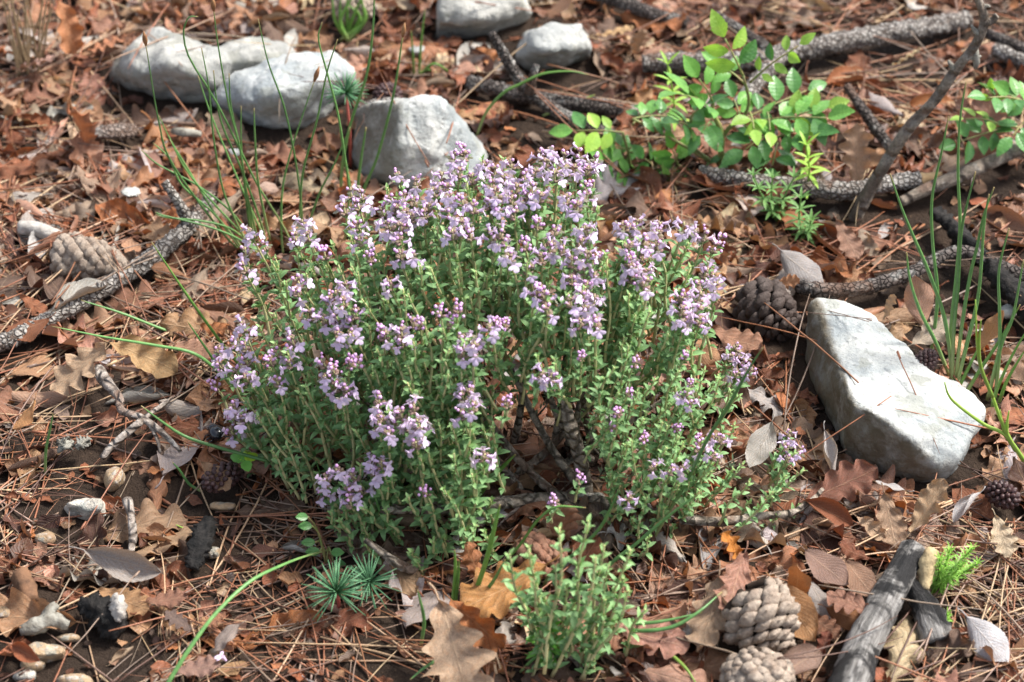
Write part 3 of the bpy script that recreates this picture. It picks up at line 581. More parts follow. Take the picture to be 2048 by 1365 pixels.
PALETTE=[('rust-brown',(.21,.074,.035),.26),('tan',(.34,.19,.10),.16),('pinkish-tan',(.34,.18,.12),.16),('dark brown',(.080,.034,.022),.17),('orange-brown',(.34,.13,.05),.08),('grey-tan',(.29,.21,.15),.06),('silver-grey',(.40,.37,.35),.04),('cream',(.46,.34,.21),.03),('grey-brown',(.19,.135,.10),.06)]
PCOL={n:c for n,c,_ in PALETTE}
LEAVES=[]
def lum_jit(c,rr,s=.16): k=1+rr.uniform(-s,s); return tuple(x*k*(1+rr.uniform(-.05,.05)) for x in c)
def add_leaf(kind,g,R,t,col,cname,length,label=None,update=True,maxup=.02,pct=70):
    V=g.arr()[0]@R.T+t; jj,ii=hidx(V[:,0],V[:,1]); d=H[jj,ii]-V[:,2]
    if label is None and ((HS[jj,ii]-H0[jj,ii])>.016).mean()>.14: return
    up=np.percentile(d,pct)
    if label is not None: up=min(max(up,0),maxup)
    t=t+np.array([0,0,up]); V[:,2]+=up
    if update: H[jj,ii]=np.maximum(H[jj,ii],np.minimum(H[jj,ii]*.55+V[:,2]*.45,H[jj,ii]+.004))
    LEAVES.append(dict(kind=kind,g=g,R=R,t=t,col=col,cname=cname,len=length,label=label,c=V.mean(0)))
def rotmat(xd,nd):
    x=np.asarray(xd,float); x/=np.linalg.norm(x); n=np.asarray(nd,float); n=n-x*(n@x); n/=np.linalg.norm(n); return np.array([x,np.cross(n,x),n]).T
def leaf_density(px,py):
    d=1.0
    if px<640 and py>930: d=.22
    if px<420 and 560<py<800: d=.55
    if 640<px<1000 and py>1130: d=.40
    if px>1880 and py>1120: d=.28
    if px>1330 and py<230: d=.38
    if px>1750 and 380<py<520: d=.5
    if 1180<px<1700 and py>1290 and px<1400: d=.35
    return d
CW=np.array([w_ for *_,w_ in PALETTE]); CW/=CW.sum()
def rand_leaf(rr):
    x=rr.uniform(-.50,.50); y=rr.uniform(-.37,.54); px,py=proj((x,y,.01))
    if rr.random()>leaf_density(px,py): return
    j,i=hidx(x,y)
    qj,qi=hidx(x+np.array([0,.016,-.016,0,0]),y+np.array([0,0,0,.016,-.016]))
    if ROCKM[qj,qi].sum()>=2: return
    k=rr.random(); kind='oak' if k<.70 else ('horn' if k<.93 else 'roll'); g=rr.choice({'oak':OAK,'horn':HORN,'roll':ROLL}[kind])
    cn,cc,_=PALETTE[NR.choice(len(PALETTE),p=CW)]
    if kind!='oak' and rr.random()<.30: cn='silver-grey'; cc=PCOL[cn]
    L=rr.uniform(.030,.060) if kind=='oak' else rr.uniform(.026,.046)
    yaw=rr.uniform(0,2*PI); tl=abs(rr.gauss(0,.42)); ta=rr.uniform(0,2*PI)
    # local slope of the pile
    e=.02; j1,i1=hidx([x+e,x-e,x,x],[y,y,y+e,y-e]); hh=H[j1,i1]; sx=cl((hh[0]-hh[1])/(2*e),-.6,.6); sy=cl((hh[2]-hh[3])/(2*e),-.6,.6)
    n=np.array([-sx+math.sin(tl)*math.cos(ta),-sy+math.sin(tl)*math.sin(ta),1.0]); 
    if rr.random()<.35: n=-n
    R=rotmat((math.cos(yaw),math.sin(yaw),rr.uniform(-.2,.2)),n)*L
    add_leaf(kind,g,R,np.array([x,y,0.]),lum_jit(cc,rr),cn,L)
# ------------------------------------------------------------------ needles
def needle_geo(seed,pair):
    rr=random.Random(seed); g=Geo()
    for s in ((-1,1) if pair else (0,)):
        b=rr.uniform(-.20,.20); sp=s*rr.uniform(.02,.10); pts=[]
        for i in range(8):
            t=i/7; pts.append((t-.5,b*(t-.5)**2*4*.25+sp*t,rr.uniform(-.004,.004)+.02*math.sin(PI*t)*s))
        tube(pts,[.0046,.0054,.0054,.0048,.0018],5,g=g)
    if pair or rr.random()<.5: tube([(-.515,0,0),(-.47,0,0),(-.44,0,.0)],[.008,.0085,.006],5,g=g)
    return g
NEED=[needle_geo(i,i%3==0) for i in range(9)]
NPAL=[('rust-brown',(.26,.108,.055),.40),('pale tan',(.40,.27,.16),.20),('grey-brown',(.24,.165,.12),.22),('dark brown',(.10,.05,.032),.14)]; NW=np.array([p[2] for p in NPAL]); NW/=NW.sum()
NEEDLES=[]
def rand_needle(rr,rockok=.12,area=None):
    x=rr.uniform(-.50,.50) if area is None else rr.uniform(area[0],area[1]); y=rr.uniform(-.37,.54) if area is None else rr.uniform(area[2],area[3])
    yaw=rr.uniform(0,2*PI); L=rr.uniform(.055,.115) if rr.random()<.75 else rr.uniform(.025,.055); d=np.array([math.cos(yaw),math.sin(yaw)])
    tt=np.linspace(-.5,.5,11); j,i=hidx(x+d[0]*L*tt,y+d[1]*L*tt); hh=H[j,i]
    if ROCKM[j,i].any() and rr.random()>rockok: return
    a,b=np.polyfit(tt*L,hh,1); a=cl(a,-.45,.45); r=hh-a*tt*L; z=np.percentile(r,rr.choice([60,75,88]))+.0006
    R=rotmat((d[0],d[1],a),(rr.gauss(0,.5),rr.gauss(0,.5),1))*L; th=rr.uniform(.85,1.2); R=R@np.diag([1,1,1])
    k=NR.choice(len(NPAL),p=NW); t=np.array([x,y,z]); NEEDLES.append(dict(g=rr.choice(NEED),R=R,t=t,col=lum_jit(NPAL[k][1],rr,.25),cname=NPAL[k][0],len=L,c=t))
CHIPS=Geo()
def rand_chip(rr):
    x=rr.uniform(-.50,.50); y=rr.uniform(-.37,.54); j,i=hidx(x,y)
    if ROCKM[j,i]: return
    L=rr.uniform(.004,.012) if rr.random()<.8 else rr.uniform(.012,.020); yaw=rr.uniform(0,2*PI); n=np.array([rr.gauss(0,.5),rr.gauss(0,.5),1]); R=rotmat((math.cos(yaw),math.sin(yaw),rr.gauss(0,.3)),n)*L
    cn,cc,_=PALETTE[NR.choice(len(PALETTE),p=CW)]; cc=lum_jit(cc,rr,.3)
    if cn in ('cream','silver-grey','grey-tan') and rr.random()<.8: cc=PCOL['rust-brown']
    if rr.random()<.5: cc=tuple(c*.45 for c in cc)
    CHIPS.addgeo(rr.choice(CHIP),R,np.array([x,y,H[j,i]+.0015]),cc)
rr=random.Random(11)
for _ in range(4200): rand_chip(rr)
for _ in range(1300): rand_needle(rr)
for k in range(3300):
    rand_leaf(rr)
    if k%2==0: rand_needle(rr)
for _ in range(2600): rand_chip(rr)

# leaves that stand out: (base px,py,z mm) (tip px,py,z mm) roll deg, kind, proto, colour, label
HERO=[
((878,1200,34),(945,1425,20),-28,'oak',7,(.44,.305,.20),'pale tan','large pale speckled oak leaf standing tilted at the bottom edge, below the grass blades'),
((900,1200,22),(1004,1296,12),-50,'oak',2,(.36,.14,.05),'orange-brown','orange-brown curled oak leaf tucked behind the large pale speckled one'),
((1098,1128,22),(915,1225,14),20,'oak',0,(.36,.175,.055),'golden-brown','golden-brown dark-veined oak leaf between the grass blades and the front thyme sprig'),
((1122,1085,8),(1132,1016,40),10,'oak',7,(.26,.105,.05),'rust-brown','smooth rust oak leaf standing upright above the red-brown cone'),
((968,1165,10),(925,1085,34),30,'oak',3,(.32,.13,.055),'orange-brown','orange-brown folded oak leaf between thyme foliage and the red-brown cone'),
((1440,1150,30),(1402,1305,14),-20,'oak',0,(.34,.235,.155),'grey-tan','long grey-tan oak leaf hanging beside the open pine cone'),
((1490,1105,30),(1452,1230,24),25,'oak',7,(.32,.165,.115),'pinkish-brown','pinkish-brown oak leaf lying over the top of the open pine cone'),
((1545,1160,28),(1632,1282,14),-35,'horn',0,(.42,.22,.095),'orange-tan','long orange-tan parallel-veined leaf just beyond the open pine cone'),
((1590,1205,14),(1598,1128,40),30,'horn',1,(.40,.18,.07),'orange-tan','small pointed orange leaf standing upright between pleated leaves'),
((1608,1100,20),(1696,1172,18),-10,'horn',0,(.25,.155,.12),'grey-brown','brown serrated leaf with silvery lower half near the burnt stick'),
((1620,1160,18),(1660,1235,12),10,'horn',3,(.30,.265,.24),'silver-grey','crumpled grey leaf under the brown serrated leaf'),
((1690,1120,20),(1748,1196,16),-20,'horn',0,(.34,.20,.13),'tan','oval tan leaf touching the burnt stick'),
((1745,1222,22),(1655,1190,18),15,'oak',7,(.30,.15,.10),'pinkish-brown','pinkish-brown lobed oak leaf leaning on the burnt stick'),
((1650,1215,14),(1735,1248,12),-25,'horn',1,(.32,.145,.06),'orange-brown','orange-brown folded leaf under the lobed one at the burnt stick'),
((1615,1225,14),(1678,1275,10),-30,'oak',7,(.24,.11,.06),'rust-brown','rounded brown leaf between the burnt stick and long orange-tan leaf'),
((1640,1320,6),(1655,1262,16),10,'oak',2,(.17,.05,.028),'rust-brown','dark red-rust crumpled leaf below the burnt stick leaves'),
((1740,1120,12),(1672,1090,22),30,'oak',3,(.20,.07,.035),'rust-brown','dark rust curled oak leaf above the oval tan leaf'),
((1768,985,24),(1792,1098,10),-12,'oak',0,(.34,.225,.145),'tan','broad tan oak leaf lying flat below the white notched rock'),
((1820,1068,14),(1890,962,34),18,'oak',7,(.42,.29,.175),'tan','cream-tan finger-lobed oak leaf below the corner of the white rock'),
((1712,1032,18),(1770,1075,14),-30,'oak',2,(.45,.31,.20),'cream','cream and brown rolled oak leaf between flat tan ones'),
((1608,998,20),(1706,1048,14),-25,'horn',2,(.24,.085,.04),'rust-brown','rust strip-like folded leaf above the trailing thyme branch'),
((1612,1000,16),(1752,940,28),-25,'oak',7,(.22,.092,.058),'rust-brown','long reddish-brown leaf pointing to the white notched rock'),
((1818,985,18),(1744,965,22),-30,'horn',0,(.44,.42,.41),'silver-grey','silver-grey oval leaf touching the white notched rock'),
((1546,842,30),(1503,940,16),-14,'horn',0,(.50,.47,.43),'silver-grey','whitish-grey pleated leaf hanging beside the thyme edge'),
((1648,858,26),(1668,955,10),0,'roll',0,(.52,.50,.49),'silver-grey','silver rolled leaf standing left of nothing but dark rust leaves'),
((1962,982,24),(1905,1042,12),-10,'roll',1,(.62,.61,.62),'silver-grey','bright white rolled and pleated leaf beside the cream-tan oak leaf'),
((1990,1030,20),(2020,1115,10),-20,'oak',7,(.56,.45,.31),'cream','broad papery cream leaf at the picture edge by needles'),
((1932,1232,16),(2015,1325,8),-30,'horn',1,(.58,.57,.58),'silver-grey','silvery white leaf lying on bare needles beyond the burnt stick'),
((1422,660,14),(1525,700,16),-10,'oak',0,(.30,.155,.095),'pinkish-brown','broad brown oak leaf flat beside the dark pine cone'),
((1370,680,20),(1442,725,14),-35,'horn',3,(.42,.23,.12),'orange-tan','orange-tan curved leaf tucked against the thyme edge'),
((1848,655,14),(1830,552,40),25,'horn',1,(.40,.235,.165),'pinkish-tan','pink-tan leaf standing upright among grass blades'),
((1768,640,20),(1790,590,34),20,'oak',7,(.46,.32,.20),'cream','cream-edged leaf standing behind the white notched rock'),
((1822,690,14),(1912,640,22),-20,'oak',7,(.40,.33,.255),'grey-tan','broad grey-tan leaf behind the small black knobbly cone'),
((1955,705,12),(2010,625,34),20,'horn',0,(.43,.23,.11),'orange-tan','orange-tan leaf leaning among grass blades of the clump'),
((1558,500,26),(1645,568,12),-25,'horn',1,(.33,.31,.30),'silver-grey','grey pleated serrated leaf above the dark pine cone'),
((1545,572,16),(1600,560,24),-35,'oak',7,(.48,.24,.12),'orange-tan','bright peach leaf between dark pine cone and pleated grey leaf'),
((1672,440,30),(1718,520,14),-15,'oak',0,(.30,.17,.115),'pinkish-brown','brown oak leaf near the base of the leaning thorny twig'),
((1716,372,10),(1714,248,46),12,'oak',7,(.40,.265,.18),'tan','large tan oak leaf upright between rose leaves and leaning twig'),
((1640,352,8),(1606,290,34),-20,'oak',0,(.28,.155,.10),'pinkish-brown','broad brown leaf behind the branch with the broken end'),
((1960,345,8),(1985,182,50),12,'oak',7,(.36,.20,.15),'pinkish-tan','very large pinkish leaf standing behind the edge rose sprig'),
((1785,132,12),(1842,100,26),20,'oak',7,(.56,.44,.25),'cream','pale cream leaf among needles below the thickest branch'),
((218,685,34),(108,782,8),14,'oak',7,(.42,.29,.185),'tan','large tan translucent leaf leaning below the long scaly branch'),
((214,682,22),(352,738,14),-24,'oak',2,(.44,.285,.14),'golden-tan','wavy golden-tan leaf beside the large translucent one'),
((345,690,22),(432,705,16),-28,'oak',7,(.42,.235,.155),'pinkish-tan','pink-tan oak leaf touching the outermost thyme flowers'),
((400,652,16),(458,662,22),-25,'oak',1,(.36,.135,.045),'orange-brown','rust-orange leaf tucked behind the outermost thyme flowers'),
((72,800,26),(32,860,12),-14,'horn',1,(.50,.25,.10),'orange-tan','bright orange-tan leaf with a needle across it, near the picture edge'),
((164,1100,20),(318,1145,12),-50,'horn',2,(.33,.295,.27),'silver-grey','long silver folded leaf on bare soil'),
((196,1180,12),(298,1222,10),-15,'oak',7,(.36,.205,.10),'tan','tan oak leaf below the long silver folded leaf'),
((290,1205,12),(375,1195,12),-10,'oak',0,(.26,.13,.085),'pinkish-brown','brown leaf lying beside the tan one on bare soil'),
((480,1245,18),(420,1300,10),-10,'horn',3,(.33,.27,.235),'grey-brown','grey-brown strongly pleated leaf beside the curved green grass blade'),
((455,1225,14),(410,1250,12),15,'oak',7,(.32,.15,.085),'rust-brown','reddish leaf beneath the strongly pleated one'),
((345,1345,10),(440,1330,12),-10,'oak',0,(.30,.18,.14),'pinkish-brown','mauve-brown leaf at the bottom edge under the curved grass blade'),
((385,1262,10),(330,1225,16),0,'oak',7,(.15,.105,.09),'dark brown','dark mottled leaf scrap beyond the charred lump'),
((402,930,20),(460,985,8),-25,'oak',7,(.38,.235,.14),'tan','tan leaf pointing down beneath the little bright green seedling'),
((115,-8,50),(150,108,14),10,'oak',2,(.42,.185,.085),'orange-tan','orange leaf standing upright at the upper corner'),
((258,72,26),(180,104,16),-12,'oak',7,(.40,.17,.085),'orange-brown','orange-tan oak leaf beside the long grey rock'),
((20,140,12),(112,118,24),18,'oak',7,(.36,.22,.18),'pinkish-tan','pinkish-grey oak leaf near the upper picture edge'),
((178,296,6),(150,215,46),20,'oak',2,(.33,.115,.045),'orange-brown','rust-orange leaf standing on end below the long grey rock'),
((36,230,20),(105,248,16),-35,'oak',4,(.24,.08,.030),'rust-brown','dark orange curled leaf near the picture edge'),
((1100,40,8),(1140,-4,34),16,'horn',0,(.42,.27,.215),'pinkish-tan','pinkish veined leaf standing beyond the grey boxy rock'),
((1192,72,16),(1268,58,24),10,'oak',7,(.50,.33,.165),'cream','yellowish leaf beyond the grey boxy rock'),
((1268,110,12),(1285,62,36),20,'oak',7,(.44,.28,.18),'tan','tan leaf standing between grey boxy rock and thickest branch'),
((1225,1252,20),(1376,1296,12),-12,'oak',7,(.36,.185,.135),'pinkish-brown','broad pinkish-brown oak leaf beside the front thyme sprig'),
((1482,1130,14),(1448,1068,34),10,'oak',2,(.50,.19,.03),'bright orange','small bright orange lobed leaf under the thyme edge'),
((20,1290,10),(75,1320,14),-30,'horn',2,(.30,.10,.045),'rust-brown','rust strip-shaped leaf lying across the tan stones'),
((220,1330,14),(268,1295,18),0,'roll',0,(.46,.34,.23),'cream','cream rolled leaf beside the wide orange-tan stone'),
((38,590,18),(95,628,10),-20,'oak',1,(.32,.125,.06),'orange-brown','rust leaf between pine cone and long scaly branch'),
((1530,1385,12),(1640,1320,10),-20,'horn',2,(.26,.17,.13),'grey-brown','brown silvery rolled leaf below the round buff pine cone'),
((560,380,18),(520,368,26),25,'horn',3,(.44,.31,.25),'pinkish-tan','pinkish-tan pleated leaf among rush stems'),
]
for (b,t,roll,kind,pi_,col,cn,lab) in HERO:
    if 'left of nothing' in lab: lab='silver rolled leaf standing on end among dark rust leaves'
    B=P(b[0],b[1],b[2]*.001); T=P(t[0],t[1],t[2]*.001); L=np.linalg.norm(T-B); x=(T-B)/L
    n=np.array([0,0,1.])-x*x[2]; n/=np.linalg.norm(n); s=np.cross(n,x); a=math.radians(roll)
    # lean the upper face a little toward where it is seen from, then roll it
    n=n*math.cos(a)+s*math.sin(a)
    R=rotmat(x,n)*L; g={'oak':OAK,'horn':HORN,'roll':ROLL}[kind][pi_]
    add_leaf(kind,g,R,B+(T-B)*.42,col,cn,L,lab,True,.012,62)
for _ in range(2400): rand_needle(rr)
for _ in range(1100):   # the needle-strewn patches
    rand_needle(rr,.1,rr.choice([(-.30,-.10,-.28,-.06),(.20,.34,-.28,-.14),(.08,.38,.20,.40),(-.34,-.16,-.02,.12)]))
# ------------------------------------------------------------------ thyme
def sleaf(length,width,fold=.25,droop=.3,nu=4,tip=0.0):
    V=[];L=[]
    for i in range(nu+1):
        u=i/nu; w_=width*.5*(math.sin(PI*min(.97,u*.92+.06))**.8); x=length*u; z=-droop*length*u*u
        for v in (-1,0,1): V.append((x,v*w_,z+fold*w_*abs(v)*1.4)); L.append((u,v,tip))
    Q=[(i*3+j,(i+1)*3+j,(i+1)*3+j+1,i*3+j+1) for i in range(nu) for j in range(2)]
    return Geo().add(V,Q,None,L)
def frame(n): 
    n=np.asarray(n,float); n=n/np.linalg.norm(n); a=np.array([0,0,1.]) if abs(n[2])<.9 else np.array([1.,0,0]); s=np.cross(a,n); s/=np.linalg.norm(s); return n,s,np.cross(n,s)
def shoot_geo(L,seed,flower=0,dense=1.0,thin=False):
    """upright shoot of length L with its TIP at the origin and the stem running down -z. Returns stem, foliage, flower head"""
    rr=random.Random(seed); st=Geo(); fo=Geo(); fl=Geo(); bend=rr.uniform(.05,.22); ba=rr.uniform(0,2*PI)
    def ax(z): t=z/L; o=bend*L*t*t; return np.array([math.cos(ba)*o+.0012*math.sin(9*t+ba),math.sin(ba)*o,-z])
    pts=[ax(L*i/12) for i in range(13)]; tube(pts,[.00042,.0007,.00085,.00095],6,g=st)
    z=.0015 if not flower else .009; k=0; ph=rr.uniform(0,PI)
    while z<L*.94:
        t=z/L; young=max(0,1-z/.014) if not flower else max(0,.35-t); size=(.0036+.0038*min(1,z/.018))*rr.uniform(.85,1.12)*(1 if t<.7 else .85)
        for s in range(2):
            a=ph+k*PI/2+s*PI+rr.uniform(-.25,.25); el=math.radians(rr.uniform(28,46) if z>.008 else rr.uniform(55,72))
            d=np.array([math.cos(a)*math.cos(el),math.sin(a)*math.cos(el),math.sin(el)]); sd=np.array([-math.sin(a),math.cos(a),0]); n=np.cross(d,sd); 
            if n[2]<0: n=-n
            R=np.array([d,np.cross(n,d),n]).T; g=sleaf(size,size*rr.uniform(.38,.52),rr.uniform(.2,.6),rr.uniform(.05,.4),4,cl(young*.8+rr.uniform(0,.18)))
            fo.addgeo(g,R,ax(z))
            if z>.008 and rr.random()<.85*dense:   # tuft in the leaf axil
                for q in range(rr.choice([2,3,4])):
                    a2=a+rr.uniform(-.9,.9); e2=math.radians(rr.uniform(35,80)); d2=np.array([math.cos(a2)*math.cos(e2),math.sin(a2)*math.cos(e2),math.sin(e2)]); n_,s_,u_=frame(d2)
                    R2=np.array([d2,s_,u_]).T; fo.addgeo(sleaf(size*rr.uniform(.4,.66),size*.24,.3,.1,3,cl(.25+young)),R2,ax(z)+d2*.0008)
        z+=(.0022+.0056*min(1,z/.016))*rr.uniform(.85,1.2); k+=1
    if flower:
        full=flower==1
        for zz,nf,rad in ((.0010,2 if full else 3,.0024),(.0056,rr.choice([2,3,3]) if full else 0,.0034)):
            for q in range(nf):
                a=2*PI*q/max(1,nf)+zz*300+rr.uniform(-.5,.5)
                if zz<.004 and rr.random()<(.55 if full else 1): 
                    bud(fl,ax(zz)+np.array([math.cos(a)*rad*.7,math.sin(a)*rad*.7,.0012]),rr.uniform(.0008,.0011)); continue
                flower_geo(fl,ax(zz)+np.array([math.cos(a),math.sin(a),.15])*rad*.5,a,rr)
            for q in range(rr.choice([0,0,1]) if full else 4):
                a=rr.uniform(0,2*PI); r=rad*rr.uniform(.7,1.25); bud(fl,ax(zz)+np.array([math.cos(a)*r,math.sin(a)*r,rr.uniform(0,.003)]),rr.uniform(.0007,.0011))
            for q in range(6):   # calyx tubes
                a=rr.uniform(0,2*PI); b=ax(zz+.001); e=b+np.array([math.cos(a)*rad*.8,math.sin(a)*rad*.8,.0018]); tube([b,(b+e)/2,e],[.0004,.0008,.0007],5,g=fl,m=2)
    return st,fo,fl
ico=[None]
def _ico():
    if ico[0] is None:
        bm=bmesh.new(); bmesh.ops.create_icosphere(bm,subdivisions=1,radius=1); ico[0]=(np.array([v.co[:] for v in bm.verts]),[[v.index for v in f.verts] for f in bm.faces]); bm.free()
    return ico[0]
def bud(g,p,r): V,T=_ico(); g.add(V*np.array([r,r,r*1.25])+p,None,T,m=1)
def petal(g,o,d,side,up,l,w,curl,tip):
    V=[];L=[]
    for i,(u,k) in enumerate(((0,.35),(.35,.72),(.7,1.0),(.93,.72),(1,.3))):
        for v in (-1,0,1): V.append(o+d*l*u+side*v*w*.5*k+up*(curl*l*u*u-.12*w*abs(v))); L.append((u,v,tip*(1-u)))
    g.add(V,[(i*3+j,(i+1)*3+j,(i+1)*3+j+1,i*3+j+1) for i in range(4) for j in range(2)],None,L,m=0)
def flower_geo(g,base,a,rr):
    el=rr.uniform(.05,.5); o=np.array([math.cos(a)*math.cos(el),math.sin(a)*math.cos(el),math.sin(el)]); s=np.array([-math.sin(a),math.cos(a),0]); u=np.cross(o,s); k=rr.uniform(1.0,1.24)
    if u[2]<0: u=-u
    m_=base+o*.0026*k; tube([base,base+o*.0014,m_],[.0005*k,.0007*k,.0010*k],6,cap=False,g=g,m=0)
    g.L[-1][:,2]=.55
    down=-u
    petal(g,m_,(down*.86+o*.50),s,o,.0042*k,.0028*k,-.22,.2)
    for q in (-1,1): petal(g,m_,(down*.42+o*.42+s*q*.80),s*.6+u*.6*q,o,.0036*k,.0025*k,-.18,.2)
    petal(g,m_,(u*.75+o*.45),s,-o,.0022*k,.0026*k,-.1,.8)

LENS=[.028,.042,.058,.076]
SHOOT={}   # (kind, length index) -> list of (stem mesh, foliage mesh, head mesh, geos)
for fi,kn in enumerate(('leafy','flower','bud')):
    for li,L in enumerate(LENS):
        for s in range(3 if kn!='flower' else 5):
            st,fo,fl=shoot_geo(L,100+fi*50+li*9+s,fi if fi else 0)
            SHOOT.setdefault((kn,li),[]).append((st.mesh('shoot_stem',M_stem),fo.mesh('thyme_foliage',M_thyme),fl.mesh('flower_head',[M_petal,M_bud,M_calyx]) if fi else None,(st,fo,fl)))

FL=[(496,465),(490,500),(485,530),(494,553),(520,492),(601,445),(590,470),(612,470),(596,560),(594,588),(671,588),(654,601),(620,625),(668,632),(642,640),(675,670),
(482,650),(461,687),(434,705),(490,690),(485,722),(437,729),(470,745),(492,756),(582,677),(547,706),(578,725),(556,765),(639,729),(651,756),(668,767),(690,784),(465,812),(479,832),(456,837),(461,860),
(718,481),(776,457),(800,477),(799,508),(826,512),(907,467),(940,464),(983,470),(1007,464),(1009,484),(1021,512),(1103,491),(1114,464),(1169,460),(1128,498),(1167,484),(1059,536),(1083,515),
(1176,508),(1145,522),(1162,540),(1190,553),(1141,557),(1172,570),(1165,588),(1190,598),(1141,601),(1172,615),(1193,640),(1165,646),(1076,577),(1090,588),(1090,619),(1265,460),(1262,491),(1286,508),(1320,467),(1293,477),(1317,491),(1262,533),(1293,543),(1265,553),(1300,564),
(783,567),(687,570),(685,601),(711,622),(699,646),(700,670),(797,663),(769,670),(828,646),(800,684),(935,684),(921,676),(952,690),(925,702),(980,656),(1085,752),(1100,760),(690,780),(938,787),(921,794),(949,811),(924,832),
(756,801),(759,832),(756,849),(787,846),(773,870),(828,815),(804,825),(835,846),(818,863),(849,863),(832,891),(742,923),(704,953),(749,947),(694,978),(714,981),(697,1002),(645,985),(650,960),(672,945),(765,930),
(1369,453),(1393,464),(1413,470),(1365,601),(1427,553),(1437,570),(1417,543),(1396,570),(1372,595),(1403,591),(1369,615),(1403,619),(1369,643),(1400,639),
(1376,794),(1383,806),(1434,877),(1448,884),(1400,901),(1431,911),(1314,936),(1345,940),(1368,938),(1262,1002),(973,916),
(935,310),(911,313),(969,331),(924,344),(945,355),(993,341),(1024,327),(1045,351),(1011,358),(1073,344),(1083,306),(1093,324),(1104,302),(1110,348),(1131,313),(1131,337),(1159,302),(1152,337),(1190,317),(1179,341),(1176,389),(1159,410),(1131,396),(980,368),(1038,375),(990,382),(1066,372),(1086,393),(1059,396),(1024,399),(997,406),(976,403),(949,410),(1031,424),
(794,351),(828,362),(887,351),(876,372),(900,375),(866,382),(893,396),(921,396),(859,417),(893,424),(845,427),(921,444),(800,393),(831,403),(776,399),(763,420),(790,417),(811,424),(821,434),(770,448),(800,451),(701,382),(721,386),(711,406),(687,413),(711,448),(1176,458),(1276,444),(1245,451),(1324,451)]
BUDS=[(649,495),(540,715),(427,763),(721,718),(911,615),(928,292),(1162,712),(1014,801),(1224,846),(1255,780),(1437,486),(849,978),(1159,953),(1172,365),(1050,480),(1079,440),(1110,1000),(1360,850),(1290,870),(1372,705),(1270,720),(880,615),(890,640),(700,720),(663,735),(1240,820),(1380,760),(840,640),(1008,640),(990,640),(760,655),(1262,515),(1086,575),(1400,880),(735,505),(815,445),(1200,505),(1440,470)]
LOW=[((1582,863),'flower'),((1572,891),'flower'),((1599,891),'flower'),((1579,915),'flower'),((1479,701),'flower'),((1460,708),'flower'),((1503,736),'flower'),((1479,746),'flower'),((1492,718),'flower'),((1476,690),'flower'),
     ((1590,905),'leafy'),((1608,940),'leafy'),((1575,950),'leafy'),((1500,1005),'leafy'),((1545,985),'leafy'),((1485,930),'leafy'),((1525,1010),'leafy'),((1462,780),'leafy'),((1480,790),'leafy'),((1470,850),'leafy'),((1555,1030),'leafy'),((1600,1010),'leafy'),((1500,965),'leafy')]
CORE=[(1012,790),(1050,760),(1110,815),(1160,880),(1195,960),(1200,1020),(1120,1060),(1010,1045),(992,930)]
def inside(poly,x,y):
    c=False; n=len(poly)
    for i in range(n):
        (x1,y1),(x2,y2)=poly[i],poly[i-1]
        if (y1>y)!=(y2>y) and x<(x2-x1)*(y-y1)/(y2-y1)+x1: c=not c
    return c
CEN=P(1020,835,0); RX,RY,RZ=.176,.142,.160
def ell_hit(px,py,shrink=1.0):
    d=ray(px,py); s=np.array([RX,RY,RZ])*shrink; o=(CAM-CEN)/s; q=d/s
    A=q@q; B=o@q; C=o@o-1; disc=B*B-A*C
    t=(-B-math.sqrt(disc))/A if disc>0 else -B/A
    return CAM+d*t
def shoot_dir(T,rr):
    r=(T-CEN)/np.array([RX,RY,RZ]); d=np.array([r[0]*.38,r[1]*.30,.95])+np.array([rr.gauss(0,.10),rr.gauss(0,.10),0]); return d/np.linalg.norm(d)
SH=[]   # (tip, dir, kind, li, variant, spin, score)
def put_shoot(px,py,kind,rr,depth=0.0,plane=None,T=None,dir_=None,maxli=3,sc=None):
    if T is None:
        if plane is not None: T=PY(px,py,plane)
        else: T=ell_hit(px,py); T=T+ray(px,py)*depth
    if T[2]<.012: T=P(px,py,.012+rr.uniform(0,.008))
    d=shoot_dir(T,rr) if dir_ is None else dir_; li=min(maxli,rr.choice([2,3,3]))
    while li>0 and (T-d*LENS[li]*.9)[2]<.004: li-=1
    def crosses(L_): return any(inside(CORE,*proj(T-d*L_*f)) for f in (.0,.2,.4,.6,.8,.95))
    while li>0 and crosses(LENS[li]): li-=1
    if kind=='leafy' and crosses(LENS[li]): return False
    v=rr.randrange(len(SHOOT[(kind,li)])); SH.append((T,d,kind,li,v,rr.uniform(0,2*PI),sc or rr.uniform(.9,1.1)*(.80 if px>1130 and py>640 else 1.0))); return True
rr=random.Random(21)
for p in FL: put_shoot(p[0],p[1]-6,'flower',rr,rr.uniform(-.004,.010))
for p in BUDS: put_shoot(*p,'bud',rr,rr.uniform(-.002,.012))
for p,kn in LOW: put_shoot(*p,kn,rr,plane=P(p[0],p[1]+ (120 if p[1]<1000 else 40),0)[1],maxli=2)
def inside(poly,x,y):
    c=False; n=len(poly)
    for i in range(n):
        (x1,y1),(x2,y2)=poly[i],poly[i-1]
        if (y1>y)!=(y2>y) and x<(x2-x1)*(y-y1)/(y2-y1)+x1: c=not c
    return c
BUSH=[(486,485),(535,500),(590,500),(640,505),(680,440),(700,390),(790,370),(930,310),(1180,310),(1192,400),(1215,430),(1290,450),(1430,470),(1445,520),(1425,640),(1385,700),(1400,730),(1450,740),(1460,800),(1455,880),(1490,930),(1470,1010),(1440,1090),(1310,1120),(1240,1060),(1225,990),(1185,900),(1130,850),(1085,800),(1030,770),(1015,850),(1000,930),(1030,960),(1060,990),(1000,1060),(940,1110),(820,1140),(720,1110),(650,1040),(600,940),(540,900),(470,850),(425,790),(430,680),(500,650),(545,620),(505,560)]
GAP=[(955,560),(1000,600),(1030,680),(1000,760),(960,740),(950,650)]
